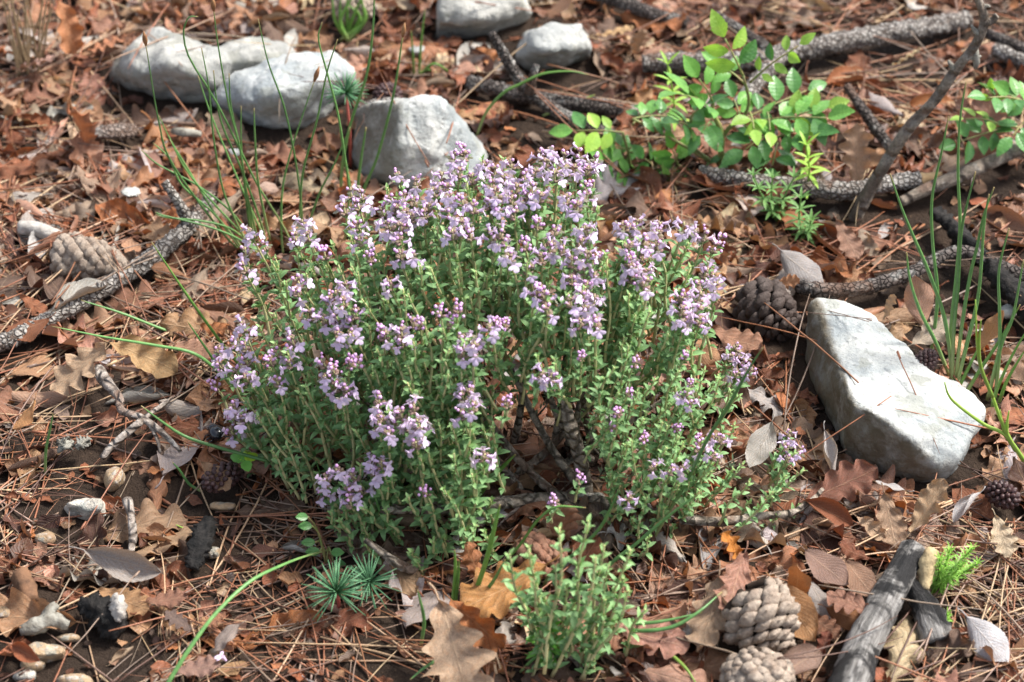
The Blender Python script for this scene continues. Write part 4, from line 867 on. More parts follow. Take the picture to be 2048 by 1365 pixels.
GAPS=[GAP,[(545,600),(600,600),(610,650),(560,660)],[(1010,560),(1060,590),(1045,640),(1005,620)],[(1000,850),(1060,790),(1130,800),(1150,880),(1190,960),(1130,1010),(1040,1000)]]
n=0
while n<265:
    px=rr.uniform(420,1500); py=rr.uniform(300,1145)
    if not inside(BUSH,px,py) or any(inside(G,px,py) for G in GAPS): continue
    if py<480 and rr.random()<.45: continue
    if px>1180 and py>700 and rr.random()<.35: continue
    put_shoot(px,py,'leafy',rr,rr.uniform(0,.030)); n+=1
n=0
while n<75:   # inner shoots
    px=rr.uniform(450,1460); py=rr.uniform(400,1120)
    if not inside(BUSH,px,py) or any(inside(G,px,py) for G in GAPS): continue
    put_shoot(px,py,'leafy',rr,rr.uniform(.035,.09)); n+=1
def shoot_matrix(s):
    T,d,kind,li,v,spin,sc=s; z=Vector(d); R=(z.to_track_quat('Z','Y').to_matrix().to_4x4())@Matrix.Rotation(spin,4,'Z'); return Matrix.Translation(Vector(T))@R@Matrix.Scale(sc,4)
def score(s):
    T=s[0]; px,py=proj(T); vis=1.0 if (0<px<2048 and 0<py<1365) else 0
    dep=np.linalg.norm((T-CEN)/np.array([RX,RY,RZ])); return vis*(dep+.002*py*.5)*(1+.3*s[3])
tb=P(1165,985,0)
bush=link('thyme_bush',None); bush.location=tb.tolist(); tag(bush,'large bushy thyme full of lilac flowers in the middle of the litter','thyme bush'); land(960,760,'the flowering thyme')
TBI=Matrix.Translation(-Vector(tb))
def build_shoots(root,inv,SHs,names,limit=100):
    occ=[]
    for kinds,pn in names:
        lst=sorted([s for s in SHs if s[2] in kinds],key=score,reverse=True)
        for s in lst[:limit]:
            st,fo,fl,ge=SHOOT[(s[2],s[3])][s[4]]; o=link(pn,st,root); o.matrix_local=inv@shoot_matrix(s); link('thyme_foliage',fo,o)
            if fl: link('flower_head',fl,o)
        rest=lst[limit:]
        if rest:
            g=Geo()
            for s in rest:
                ge=SHOOT[(s[2],s[3])][s[4]][3]; M=inv@shoot_matrix(s); A=np.array(M)
                st_,fo_,fl_=ge
                for mi,q in ((0,st_),(1,fo_),(2,fl_)):
                    if q.n==0: continue
                    V,Q,T,L,C,QM,TM=q.arr(); V=V@A[:3,:3].T+A[:3,3]
                    for mm in set(QM.tolist()+TM.tolist()):
                        pass
                    if len(Q): g.Q.append(Q+g.n); g.QM.append(QM+mi)
                    if len(T): g.T.append(T+g.n); g.TM.append(TM+mi)
                    g.V.append(V); g.L.append(L); g.C.append(C); g.n+=len(V)
            o=link(pn+'_mass',g.mesh(pn+'_mass',[M_stem,M_thyme,M_petal,M_bud,M_calyx]),root); o['kind']='stuff'
build_shoots(bush,TBI,SH,((('flower','bud'),'flowering_shoot'),(('leafy',),'leafy_shoot')))
# woody frame: trunk, then limbs reaching to the shoots
def wood(pl,rad,lab=None,sides=9,name='woody_stem'):
    c=catmull(pl,max(8,int(sum(np.linalg.norm(np.array(a)-b) for a,b in zip(pl[1:],pl[:-1]))/.003)))
    o=link(name,tube(c-tb,rad,sides,disp=bd(200,.25,31,.15)).mesh(name,M_wood),bush)
    if lab: o['label']=lab
def W3(px,py,z): return P(px,py,z)
wood([W3(1172,1000,-.004),W3(1168,965,.012),W3(1160,915,.032),W3(1140,850,.056),W3(1128,800,.07),W3(1105,740,.085)],[.0052,.0048,.0042,.0038,.003,.002],'thick grey twisted trunk seen in the gap',12)
wood([W3(1185,1010,.004),W3(1240,1012,.010),W3(1310,985,.016),W3(1360,950,.026),W3(1400,900,.040)],[.0056,.0050,.0042,.0034,.002],'gnarled low limb',12)
wood([W3(1360,1040,.010),W3(1451,1043,.012),W3(1520,1033,.014),W3(1582,1026,.015),W3(1623,1002,.017),W3(1646,978,.020)],[.0030,.0026,.0022,.0018,.0012],'trailing bare limb reaching to the tan leaves')
wood([W3(1172,1000,-.002),W3(1080,1000,.006),W3(950,1010,.012),W3(860,1020,.02),W3(760,1020,.03)],[.0050,.0044,.0036,.003,.002])
wood([W3(830,1140,.006),W3(800,1130,.012),W3(770,1110,.018),W3(730,1080,.026)],[.0034,.003,.0024,.0016])
rw=random.Random(5)
for k in range(16):
    s=rw.choice(SH[:150]); T=s[0]-s[1]*LENS[s[3]]*.95; b=tb+np.array([rw.uniform(-.05,.01),rw.uniform(-.02,.04),0]); m1=b*.6+T*.4+np.array([0,0,-.012]); wood([b,m1,T],[.0030,.0024,.0011],None,7)
# dead grey-green inner sprigs low in the bush
g=Geo()
for k in range(240):
    px=rw.uniform(480,1470); py=rw.uniform(560,1120)
    if not inside(BUSH,px,py): continue
    c=ell_hit(px,py)+ray(px,py)*rw.uniform(.045,.11)
    if c[2]<.006 or inside(CORE,*proj(c)): continue
    d=shoot_dir(c,rw)+np.array([rw.gauss(0,.3),rw.gauss(0,.3),0]); d/=np.linalg.norm(d); q=c-d*.03; tube([q,(q+c)/2+np.array([rw.gauss(0,.002),0,0]),c],[.0006,.0005,.0003],4,g=g,m=1)
    for j in range(16):
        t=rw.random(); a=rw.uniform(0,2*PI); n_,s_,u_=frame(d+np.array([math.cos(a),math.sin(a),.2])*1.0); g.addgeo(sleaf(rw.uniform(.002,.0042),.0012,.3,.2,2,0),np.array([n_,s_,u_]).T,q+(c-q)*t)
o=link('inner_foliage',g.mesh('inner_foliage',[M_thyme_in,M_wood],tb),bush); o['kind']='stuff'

# the small sprig in front, without flowers
ft=P(1165,1325,0); front=link('thyme_sprig',None); front.location=ft.tolist(); tag(front,'small flowerless thyme sprig growing alone in front at the bottom','thyme sprig'); land(1150,1220,'the front thyme sprig')
FT=[(1014,1108),(1059,1091),(1114,1136),(1124,1057),(1172,1043),(1207,1088),(1193,1119),(1258,1102),(1248,1160),(1262,1184),(1289,1215),(1062,1162),(1131,1177),(1221,1133),(1196,1222),(1097,1262),(1055,1222),(1155,1222),(1040,1190),(1090,1190),(1160,1140),(1215,1200),(1232,1240),(1075,1275),(1145,1262),(1195,1275)]
SH2=[]
for (px,py) in FT:
    bx=1140+(px-1150)*.40+rr.uniform(-12,12); by=1330+rr.uniform(-22,14); Bp=P(bx,by,.002); T=PY(px,py,Bp[1]+rr.uniform(-.006,.006)); d=(T-Bp); ln=np.linalg.norm(d); d/=ln
    li=int(np.argmin([abs(x-ln*1.0) for x in LENS])); d=d*.8+np.array([0,0,.25]); d/=np.linalg.norm(d)
    SH2.append((T,d,'leafy',li,rr.randrange(3),rr.uniform(0,6.28),cl(ln/LENS[li],.6,1.12)))
build_shoots(front,Matrix.Translation(-Vector(ft)),SH2,((('leafy',),'leafy_shoot'),))
o=link('woody_stem',tube(np.array([P(1165,1340,-.002),P(1150,1318,.006),P(1120,1300,.012)])-ft,[.002,.0018,.001],7).mesh('woody_stem',M_wood),front)

# ------------------------------------------------------------------ rushes and grasses
def plane_pts(pl,Y,lean=0.0):
    z=[PY(p[0],p[1],Y) for p in pl]; zmax=max(q[2] for q in z)
    return [PY(p[0],p[1],Y+lean*cl(q[2]/max(zmax,1e-4))) for p,q in zip(pl,z)]
def stem_part(root,base,pl,Y,r,mat,name='stem',spike=False,lean=0.0,flat=1.0,heights=False):
    pts=[P(*p) for p in pl] if heights else plane_pts(pl,Y,lean); c=catmull(pts,24)-base
    o=link(name,tube(c,r,6,flat=flat,ref=(0,-.6,.8)).mesh(name,mat),root)
    if spike:
        d=c[0]-c[2]; d/=np.linalg.norm(d); link('spikelet',tube([c[0]-d*.002,c[0]+d*.002,c[0]+d*.005,c[0]+d*.0085],[.0006,.0016,.0013,.0002],7).mesh('spikelet',M_spike),o)
    return o
rb=P(530,500,0); rush=link('rush_clump',None); rush.location=rb.tolist(); tag(rush,'tall thin green rush stems rising in front of the white rocks','rush clump','rush and grass clumps'); land(480,380,'the rush stems')
RUSH=[([(291,86),(317,241),(344,327),(441,461),(500,520)],1),([(427,17),(436,90),(458,213),(479,293),(492,379),(508,448),(520,505)],1),
([(396,34),(380,34),(372,45),(367,69),(379,117),(430,200),(475,289),(516,372),(562,445),(590,500)],0),([(516,38),(537,127),(568,213),(589,310),(603,413),(606,500)],0),([(644,45),(637,79),(654,145),(675,224),(689,310),(698,390),(690,480)],0),
([(675,79),(654,145),(634,241),(606,344),(600,430),(598,500)],0),([(630,158),(585,293),(565,379),(563,461),(566,510)],1),([(403,96),(417,172),(427,275),(444,372),(466,430),(505,510)],0),([(396,152),(420,224),(458,317),(496,405),(540,500)],0),
([(427,141),(434,207),(448,260),(482,337),(520,440),(535,500)],0),([(458,148),(462,213),(482,310),(496,430),(510,500)],0),([(482,213),(483,303),(492,379),(512,500)],0),([(508,217),(510,275),(517,370),(540,480)],0),
([(317,231),(344,286),(379,344),(434,434),(490,510)],0),([(306,286),(338,317),(365,372),(430,430),(500,515)],0),([(282,300),(317,330),(396,372),(465,427),(520,500)],0),([(310,430),(344,437),(400,442),(461,458),(520,505)],0),([(310,425),(330,432),(420,455),(480,480),(520,510)],0),
([(700,255),(668,330),(637,392),(600,500)],0),([(340,280),(372,340),(430,410),(520,505)],0)]
for pl,sp in RUSH: stem_part(rush,rb,pl,rb[1]+RND.uniform(-.012,.012),[.0003,.0006,.0007,.00075],M_rush,spike=bool(sp),lean=RND.uniform(-.02,.02))
rb2=P(745,400,0); r2=link('rush_clump',None); r2.location=rb2.tolist(); tag(r2,'three rush stems crossing in front of the peaked rock','rush clump','rush and grass clumps')
for pl,sp in (([(749,-20),(745,69),(732,155),(701,248),(685,330),(680,420)],0),([(806,69),(787,189),(756,310),(728,380),(722,440)],1),([(732,255),(722,320),(715,380),(712,430)],0),([(680,258),(690,320),(700,375),(705,430)],0)): stem_part(r2,rb2,pl,rb2[1],[.0005,.0009,.0011,.0011],M_rush,spike=bool(sp))
gb=P(1905,770,0); gc=link('grass_clump',None); gc.location=gb.tolist(); tag(gc,'clump of thin upright green grass blades beside the white notched rock','grass clump','rush and grass clumps'); land(1910,600,'the grass clump')
GR=[[(1932,165),(1920,241),(1916,344),(1920,450),(1913,553),(1902,657),(1902,760)],[(1897,234),(1882,310),(1864,396),(1865,484),(1875,588),(1866,680),(1862,705)],[(1780,348),(1802,413),(1823,465),(1854,536),(1885,622),(1898,690),(1905,765)],[(1951,344),(1933,413),(1922,470),(1916,570),(1908,657),(1904,770)],
[(1988,375),(1968,430),(1955,490),(1940,553),(1923,657),(1910,770)],[(1978,389),(1968,450),(1957,588),(1933,691),(1912,775)],[(1813,505),(1820,560),(1840,622),(1871,684),(1898,750)],[(2018,457),(1998,540),(1999,622),(1999,700),(1990,800)],[(2047,520),(2026,632),(2002,691),(1975,800)],[(2060,650),(2020,720),(1990,790),(1985,815)],[(2050,700),(2015,760),(1998,805)],[(1960,690),(1945,720),(1925,760),(1915,780)],[(2040,610),(2000,680),(1960,740),(1930,790)]]
for i,pl in enumerate(GR): stem_part(gc,gb,pl,P(1905,pl[-1][1],0)[1],[.0004,.0009,.0012,.0012],M_rush if i<9 else M_grass,name='blade')
def blade(pl,r,mat,label,heights=False,lean=0.0,flat=.45):
    base=P(pl[-1][0],pl[-1][1],0); pts=[P(*p) for p in pl] if heights else plane_pts(pl,base[1],lean)
    c=catmull(pts,28)-base; o=link('grass_stalk',tube(c,r,6,flat=flat,ref=(0,-.6,.8)).mesh('grass_stalk',mat),None,base); tag(o,label,'grass blade'); return o
sp=link('grass_sprig',None); b0=P(2060,945,0); sp.location=b0.tolist(); tag(sp,'yellow-green forked grass stem with a long blade curving over the white notched rock','grass sprig')
for pl in ([(1951,600),(1957,719),(1985,794),(2012,863),(2060,945)],[(1889,765),(1897,790),(1916,811),(1968,849),(2012,872),(2055,930)],[(1962,640),(1958,690),(1962,735),(1985,794)],[(2000,820),(2005,850),(2012,870),(2030,900)],[(2018,822),(2014,850),(2016,872),(2032,902)]): stem_part(sp,b0,pl,b0[1],[.0003,.0009,.0011,.0012],M_grass_y,name='blade')
blade([(1178,150),(1140,143),(1086,148),(1040,169),(1007,186),(973,224),(952,275)],[.0003,.0010,.0012,.0010],M_grass,'pale green grass arc between the peaked rock and the forked dark stick')
blade([(1190,190),(1165,200),(1140,212),(1110,222),(1085,232)],[.0004,.0010,.0012,.001],M_grass,'short grass blade lying across the forked dark stick')
blade([(330,1380,.012),(337,1365,.016),(379,1298,.028),(430,1229,.036),(499,1164,.038),(568,1129,.030),(620,1110,.016),(660,1100,.002)],[.0013,.0013,.0011,.0010,.0007,.0006],M_rush,'long green grass blade arching down to the bottom edge over mauve-brown leaf',True)
blade([(103,653),(207,674),(310,691),(389,708),(448,753),(500,800)],[.0003,.0009,.0011,.0010],M_rush,'thick green grass blade lying over the wavy golden-tan leaf')
blade([(162,601),(241,626),(310,653),(375,677)],[.0003,.0008,.0009,.0009],M_rush,'thin green grass blade crossing the long scaly branch')
blade([(303,484),(344,546),(389,612),(434,674),(470,720),(500,760)],[.0003,.0009,.0010,.0010],M_grass,'slender straight grass blade slanting to the outermost thyme flowers')
blade([(375,643),(400,680),(424,715),(448,753),(475,790)],[.0003,.0008,.0010,.0010],M_rush,'short grass blade under the slender straight one')
blade([(282,812),(327,846),(379,877),(482,908),(560,930),(660,965)],[.0004,.0010,.0011,.0010],M_rush,'dark green grass blade running to the bright green seedling')
blade([(106,828),(100,860),(92,900),(90,952)],[.0003,.0007,.0009,.0009],M_rush,'short upright grass blade near the silver lichen tufts')
blade([(345,925),(360,942),(378,968),(404,984)],[.0003,.0007,.0009,.0009],M_rush,'tiny grass blade below the tan leaf on bare soil')
blade([(352,1050),(370,1058),(388,1064)],[.0003,.0007,.0008],M_grass_y,'tiny yellow-green blade beside the black bark strip')
fb=[([(1031,909),(1005,935),(983,957),(962,985),(950,1010)],.0016,M_grass,'broad bright green blade in the thyme gap'),
([(1000,1010),(990,1050),(973,1119),(952,1180),(933,1222)],.0014,M_grass,'broad green blade slanting up from the large pale speckled leaf'),
([(1010,1120),(985,1165),(955,1200),(940,1222)],.0011,M_rush,'thin blade crossing the golden-brown dark-veined leaf'),
([(909,1100),(911,1136),(908,1180),(904,1215)],.0011,M_grass,'upright green blade behind the large pale speckled leaf'),
([(918,1120),(917,1150),(913,1190),(911,1216)],.0008,M_grass,'second thinner upright blade beside the upright green one'),
([(1172,1016),(1145,1014),(1110,1015),(1076,1040),(1040,1090),(1010,1125),(985,1170)],.0008,M_grass,'thin blade arching over the smooth upright rust leaf'),
([(1241,972),(1222,1015),(1197,1060),(1141,1115),(1100,1150),(1085,1180)],.0010,M_rush,'dark green rush stem bent over the red-brown cone'),
([(1400,985),(1340,1030),(1270,1090),(1220,1130),(1180,1190)],.0010,M_rush,'dark rush stem running from thyme flowers to the front sprig'),
([(1527,694),(1503,730),(1486,760),(1452,820),(1417,875),(1370,970),(1340,1020),(1300,1090)],.0010,M_rush,'long dark rush stem beside the outlying thyme flower'),
([(1444,1184,.030),(1400,1222,.030),(1348,1253,.024),(1290,1262,.020),(1231,1258,.012),(1180,1252,.002)],.0011,M_rush,'green rush stem curling in front of the long grey-tan leaf'),
([(1405,1225,.026),(1340,1240,.024),(1300,1246,.022),(1240,1250,.016),(1190,1262,.002)],.0010,M_rush,'second rush stem lying along the curling one'),
([(1395,1372,.010),(1370,1335,.014),(1335,1305,.012),(1300,1290,.004)],.0009,M_grass_y,'pale yellow grass curve at the bottom edge beside the round buff cone'),
([(1140,1245),(1120,1275),(1065,1320),(1040,1345)],.0008,M_rush,'thin blade beside the front thyme sprig base'),
([(660,985),(645,960),(630,915)][::-1]+[(676,1010)],.0007,M_rush,'thin rush stem under the lowest thyme flowers'),
([(748,980),(755,1010),(775,1055),(800,1100)],.0008,M_rush,'thin rush stem with brown tip inside the thyme'),
([(835,1180),(848,1240),(842,1290)],.0010,M_rush,'dark blade left of the large pale speckled leaf'.replace('left of','beside')),
([(820,1360,.012),(850,1335,.014),(880,1318,.010),(900,1310,.004)],.0009,M_rush,'short blade at the bottom edge under the pale speckled leaf')]
for pl,r,m,lab in fb: blade(pl,[r*.35,r,r*1.1,r],m,lab,heights=len(pl[0])==3)
tg=link('grass_tuft',None); b0=P(690,80,0); tg.location=b0.tolist(); tag(tg,'blurred pale green grass tuft at the upper edge by the cone','grass tuft','rush and grass clumps')
for i in range(9):
    x=660+i*9; pl=[(x+RND.uniform(-26,40),RND.uniform(-30,20)),(x+RND.uniform(-5,14),40),(690+RND.uniform(-10,12),82)]; stem_part(tg,b0,pl,b0[1]+RND.uniform(-.01,.01),[.0004,.0012,.0014],M_grass,name='blade')
tg=link('grass_tuft',None); b0=P(830,150,0); tg.location=b0.tolist(); tag(tg,'sparse pale grass tuft beyond the peaked rock','grass tuft','rush and grass clumps')
for pl in ([(850,20),(842,90),(838,150)],[(822,62),(826,110),(828,148)],[(880,150),(855,140),(835,152)],[(900,145),(868,128),(840,150)]): stem_part(tg,b0,pl,b0[1],[.0004,.0009,.001],M_grass,name='blade')

b0=P(60,150,0); tg=link('dry_grass_tuft',None); tg.location=b0.tolist(); tag(tg,'dry straw-coloured grass tuft in the dark upper corner','grass tuft')
for i in range(16):
    x=60+RND.uniform(-22,22); t=x+RND.uniform(-55,60); pl=[(t,RND.uniform(-70,20)),((x+t)/2+RND.uniform(-10,10),55),(x,150)]; stem_part(tg,b0,pl,b0[1]+RND.uniform(-.015,.015),[.0003,.0007,.0008],M_straw,name='stalk')
# ------------------------------------------------------------------ rose seedling and other small green plants
def leaflet_geo(wr=.62,teeth=9,nu=18,nv=4,fold=.25,droop=.25,pt=.9):
    V=[];L=[]
    for i in range(nu+1):
        u=i/nu; e=math.sin(PI*min(1,u**.85*.985+.015))**pt; w_=wr*.5*e*(1+.24*((u*teeth)%1-.5)*(1 if 0<i<nu else 0))
        for j in range(nv+1):
            v=-1+2*j/nv; V.append((u+.05*abs(v)*e*(1-u),v*w_,fold*abs(v)*w_-droop*u*u+.012*math.sin(2*PI*(7*u-2*abs(v))))); L.append((u,v,0))
    m=nv+1; return Geo().add(V,[(i*m+j,(i+1)*m+j,(i+1)*m+j+1,i*m+j+1) for i in range(nu) for j in range(nv)],None,L)
LFT=[leaflet_geo(.62,9,fold=.2,droop=.2),leaflet_geo(.70,9,fold=.4,droop=.1),leaflet_geo(.55,10,fold=.1,droop=.35)]
PXM=2970.0
def compound(root,base,pb,pt,pairs,lpx,mat,Y,rr,dy=0.0):
    A=PY(pb[0],pb[1],Y); B=PY(pt[0],pt[1],Y+dy); x=(B-A); ln=np.linalg.norm(x); x/=ln; n=np.array([rr.gauss(0,.18),-.50+rr.gauss(0,.15),.86]); n=n-x*(n@x); n/=np.linalg.norm(n); s=np.cross(n,x)
    c=catmull([A,A+(B-A)*.5+n*ln*.08,B],12); r=link('leaf',tube(c-base,[.0008,.0006,.0005],6).mesh('leaf_stalk',M_rose_st),root); l=1.25*lpx/PXM
    items=[(1.0,0)]+[(1-.98*(k+.75)/(pairs+.55),sd_) for k in range(pairs) for sd_ in (-1,1)]
    for t,sd_ in items:
        o=A+(B-A)*t+n*ln*.08*4*t*(1-t); d=x if sd_==0 else x*.42+s*sd_*.9; d=d+n*rr.gauss(0,.15); d/=np.linalg.norm(d); n2=n+np.array([rr.gauss(0,.22),rr.gauss(0,.22),0])+s*sd_*.12; R=rotmat(d,n2)*l*rr.uniform(.85,1.1)*(1 if sd_==0 or t>.3 else .8)
        m=mat if rr.random()<.8 else rr.choice([M_rose_m,M_rose_d])
        g=Geo().addgeo(rr.choice(LFT),R,o+d*.0015-base); q=link('leaflet',g.mesh('leaflet',m),r)
def stalk(root,base,pl,Y,r,mat,name='stem'):
    link(name,tube(catmull(plane_pts(pl,Y),16)-base,r,7).mesh(name,mat),root)
rr=random.Random(33)
R0=P(1441,340,0); rose=link('rose_seedling',None); rose.location=R0.tolist(); tag(rose,'bright green rose seedling with toothed leaflets beyond the thyme','rose seedling'); land(1470,260,'the rose seedling'); Y=R0[1]
for pl,r in (([(1441,340),(1442,300),(1444,269),(1430,235),(1424,224),(1427,207)],[.0022,.0018,.0012]),([(1444,275),(1462,252),(1482,241),(1498,205),(1486,151)],[.0016,.0013,.0009]),([(1482,241),(1530,250),(1555,286)],[.0010,.0008]),([(1441,338),(1400,348),(1355,330)],[.0012,.0009]),([(1441,338),(1390,360),(1330,375)],[.0012,.0009]),
              ([(1441,338),(1330,368),(1272,358),(1255,300),(1245,265)],[.0014,.0010,.0009]),([(1441,336),(1385,290),(1382,234)],[.0013,.0010]),([(1441,336),(1330,270),(1265,238)],[.0012,.0009]),([(1482,241),(1500,262)],[.001,.0008])): stalk(rose,R0,pl,Y,r,M_rose_st)
for a in (((1486,151),(1450,78),2,42,M_rose_l,0),((1492,170),(1440,130),1,30,M_rose_m,.01),((1500,165),(1597,92),3,27,M_rose_l,0),((1424,224),(1362,190),3,46,M_rose_m,-.02),((1427,207),(1398,158),2,40,M_rose_m,0),((1482,241),(1468,200),2,32,M_rose_m,.01),((1482,241),(1612,182),3,40,M_rose_d,.025),((1500,246),(1652,236),4,42,M_rose_m,-.01),((1560,244),(1650,215),2,38,M_rose_l,.0),
          ((1500,225),(1508,258),1,38,M_rose_l,-.02),((1535,225),(1540,262),1,36,M_rose_l,-.02),((1555,286),(1545,332),2,42,M_rose_d,-.02),((1555,275),(1620,262),2,40,M_rose_d,-.015),((1540,268),(1490,300),2,40,M_rose_d,-.01),((1245,265),(1150,262),3,36,M_rose_l,0),((1265,238),(1330,232),3,34,M_rose_d,.01),((1265,250),(1300,215),2,30,M_rose_d,.02),
          ((1272,358),(1208,322),3,30,M_rose_m,-.01),((1270,340),(1232,300),2,28,M_rose_d,.01),((1330,375),(1275,392),3,31,M_rose_d,-.01),((1330,375),(1325,350),2,34,M_rose_m,-.01),((1355,330),(1345,300),2,34,M_rose_m,0),((1382,234),(1410,212),2,34,M_rose_d,0),((1382,260),(1358,245),2,38,M_rose_d,-.01),((1400,348),(1430,338),2,32,M_rose_d,-.01),((1424,240),(1402,268),2,34,M_rose_d,-.01),((1444,290),(1428,272),1,30,M_rose_d,-.005),((1300,366),(1232,352),2,34,M_rose_m,-.015),((1345,372),(1300,412),2,34,M_rose_m,-.02),((1320,345),(1290,318),2,32,M_rose_d,0),((1375,340),(1345,372),2,34,M_rose_m,-.015),((1255,300),(1212,290),2,30,M_rose_m,0)):
    compound(rose,R0,a[0],a[1],a[2],a[3],a[4],Y,rr,a[5])
R1=P(2085,345,0); rs=link('rose_sprig',None); rs.location=R1.tolist(); tag(rs,'rose sprig with small leaflets reaching in at the picture edge','rose sprig'); land(1985,230,'the edge rose sprig'); Y=R1[1]
for pl,r in (([(2085,345),(2075,280),(2050,205)],[.0016,.001]),([(2078,290),(2040,258),(2000,250)],[.0011,.0008])): stalk(rs,R1,pl,Y,r,M_rose_st)
for a in (((2050,205),(1975,196),3,34,M_rose_d,-.01),((2062,215),(2020,190),2,34,M_rose_m,0),((1990,215),(1985,185),1,22,M_rose_l,0),((2000,250),(1930,238),2,26,M_rose_l,-.01),((2010,255),(1915,285),3,34,M_rose_d,-.015),((2048,245),(2025,272),2,34,M_rose_d,-.01)): compound(rs,R1,a[0],a[1],a[2],a[3],a[4],Y,rr,a[5])

def herb(name,label,cat,base_px,tops,lpx,nodes,mat,per=6,wr=.24,stemmat=None,spread=1.0):
    b=P(base_px[0],base_px[1],0); root=link(name,None); root.location=b.tolist(); tag(root,label,cat); Y=b[1]; k=PXM if base_px[1]<600 else 3450.
    for tp in tops:
        pl=[base_px,((base_px[0]+tp[0])/2+rr.uniform(-8,8),(base_px[1]+tp[1])/2),tp]; c=catmull(plane_pts(pl,Y,rr.uniform(-.01,.01)),14); st=link('stem',tube(c-b,[.0007,.0005],6).mesh('stem',stemmat or mat),root); g=Geo()
        for q in range(nodes):
            t=.30+.70*q/(nodes-1); p=c[int(t*13)]; l=lpx/k*(1.1-.55*max(0,t-.6)); el=.15+.9*max(0,t-.6)*2.2
            for j in range(per):
                a=2*PI*j/per+q*.5+rr.uniform(-.2,.2); d=np.array([math.cos(a)*math.cos(el),math.sin(a)*math.cos(el),math.sin(el)*spread]); d/=np.linalg.norm(d); n_,s_,u_=frame(d); g.addgeo(sleaf(l*rr.uniform(.8,1.15),l*wr,.2,.25,4,0),np.array([n_,s_,u_]).T,p-b)
        link('foliage',g.mesh('foliage',mat),st)
    return root
herb('whorled_herb','pale green narrow-leaved herb growing below the rose seedling','herb',(1555,445),[(1503,345),(1545,350),(1592,348)],24,4,M_herb)
herb('whorled_herb','smaller narrow-leaved herb at the foot of the leaning thorny twig','herb',(1605,480),[(1602,392),(1622,440)],26,4,M_herb)
herb('whorled_herb','bright narrow-leaved shoot between rose leaves and large tan oak leaf','herb',(1610,400),[(1612,292)],34,5,M_rose_l,4)
herb('lance_herb','light green narrow-leaved shoot at the top of the rose thicket','herb',(1350,270),[(1335,130)],34,5,M_rose_l,4)
herb('divided_herb','bright green cut-leaved shoot inside the front thyme sprig','herb',(1100,1325),[(1098,1262)],34,4,M_seed,6,.4)
herb('prickly_sprig','bright green prickly seedling growing beside the burnt stick','prickly seedling',(1862,1190),[(1945,1098),(1900,1100),(1925,1130),(1880,1118),(1955,1128)],17,11,M_juni,6,.17)
herb('prickly_sprig','tiny prickly tuft at the foot of the charred spur','prickly seedling',(1884,1258),[(1895,1228),(1880,1232)],14,6,M_juni,6,.17)
def pine_seedling(px,py,z,npx,n,label,mat,stem):
    c=P(px,py,z); b=np.array([c[0],c[1]+.004,0]); root=link('pine_seedling',None); root.location=b.tolist(); tag(root,label,'pine seedling'); l=npx/(PXM if py<600 else 3500.)
    link('stem',tube([np.array([0,0,-.002]),(c-b)*.5+np.array([.001,0,0]),c-b],[.0010,.0009],7).mesh('stem',stem),root); g=Geo()
    for i in range(n):
        a=rr.uniform(0,2*PI); el=math.asin(rr.uniform(-.25,.98)); d=np.array([math.cos(a)*math.cos(el),math.sin(a)*math.cos(el),math.sin(el)]); o=c-b; tube([o,o+d*l*.5,o+d*l*rr.uniform(.8,1.1)-np.array([0,0,l*.05])],[.0004,.00045,.0002],4,g=g)
    link('needle_tuft',g.mesh('needle_tuft',mat),root)
pine_seedling(672,1185,.018,66,70,'blue-green pine seedling tuft below the lowest thyme flowers',M_pine,M_redstem)
pine_seedling(738,1165,.014,58,60,'darker pine seedling tuft touching the thyme foliage',M_pine,M_redstem)
pine_seedling(692,186,.062,44,70,'blurred pine seedling on a red stem before the bright white rock',M_pine,M_redstem)
# bright seedling with two seed leaves
b=P(490,925,0); sdl=link('clover_seedling',None); sdl.location=b.tolist(); tag(sdl,'small bright green seedling with rounded leaves under the thyme edge','seedling'); land(490,920,'the bright green seedling')
c=P(489,922,.018)-b; link('stem',tube([np.array([0,0,-.002]),c],[.0008,.0007],6).mesh('stem',M_seed),sdl)
for px,py,l,mt in ((462,910,.0092,M_seed),(500,948,.0090,M_seed),(478,897,.0085,M_seed_l),(498,895,.0090,M_seed_l),(510,910,.0085,M_seed_l)):
    t=P(px,py,.019)-b; d=t-c; d/=np.linalg.norm(d); g=Geo().addgeo(leaflet_geo(.72,3,12,4,.12,.12,.6),rotmat(d,(0,-.35,1))*l,c); link('leaf',g.mesh('leaf',mt),sdl)
def toothed(label,base_px,lst,mat):
    b=P(base_px[0],base_px[1],0); root=link('toothed_herb',None); root.location=b.tolist(); tag(root,label,'herb'); Y=b[1]
    for px,py,lp_,sx in lst:
        c=PY(px,py,Y); d=np.array([sx,-.25,.25]); d/=np.linalg.norm(d); l=lp_/3450.; st=link('stem',tube(catmull([b,(b+c)/2+np.array([0,.004,.004]),c],10)-b,[.0006,.0005],5).mesh('stem',M_rose_st),root)
        link('leaf',Geo().addgeo(leaflet_geo(.66,7,16,4,.15,.15,.7),rotmat(d,(rr.gauss(0,.2),-.5,.85))*l,c-b).mesh('leaf',mat),st)
toothed('dark toothed leaves on thin stems below the lowest thyme flowers',(652,1128),[(624,1052,26,-.9),(630,1085,26,-.9),(640,1103,28,-.8),(662,1105,26,.8),(668,1128,24,.8),(616,1034,24,-.6)],M_rose_d)
toothed('toothed bright green leaves showing through the upper thyme shoots',(745,690),[(738,570,34,.2),(715,585,38,-.8),(760,578,36,.8)],M_seed)
# fallen thyme flower on the needles
b=P(452,1322,.012); g=Geo(); flower_geo(g,np.zeros(3),2.0,rr); o=link('fallen_flower',g.mesh('fallen_flower',[M_petal,M_bud,M_calyx]),None,b); o.rotation_euler=(.6,.4,1); tag(o,'single pale lilac flower fallen on the needles','fallen flower')

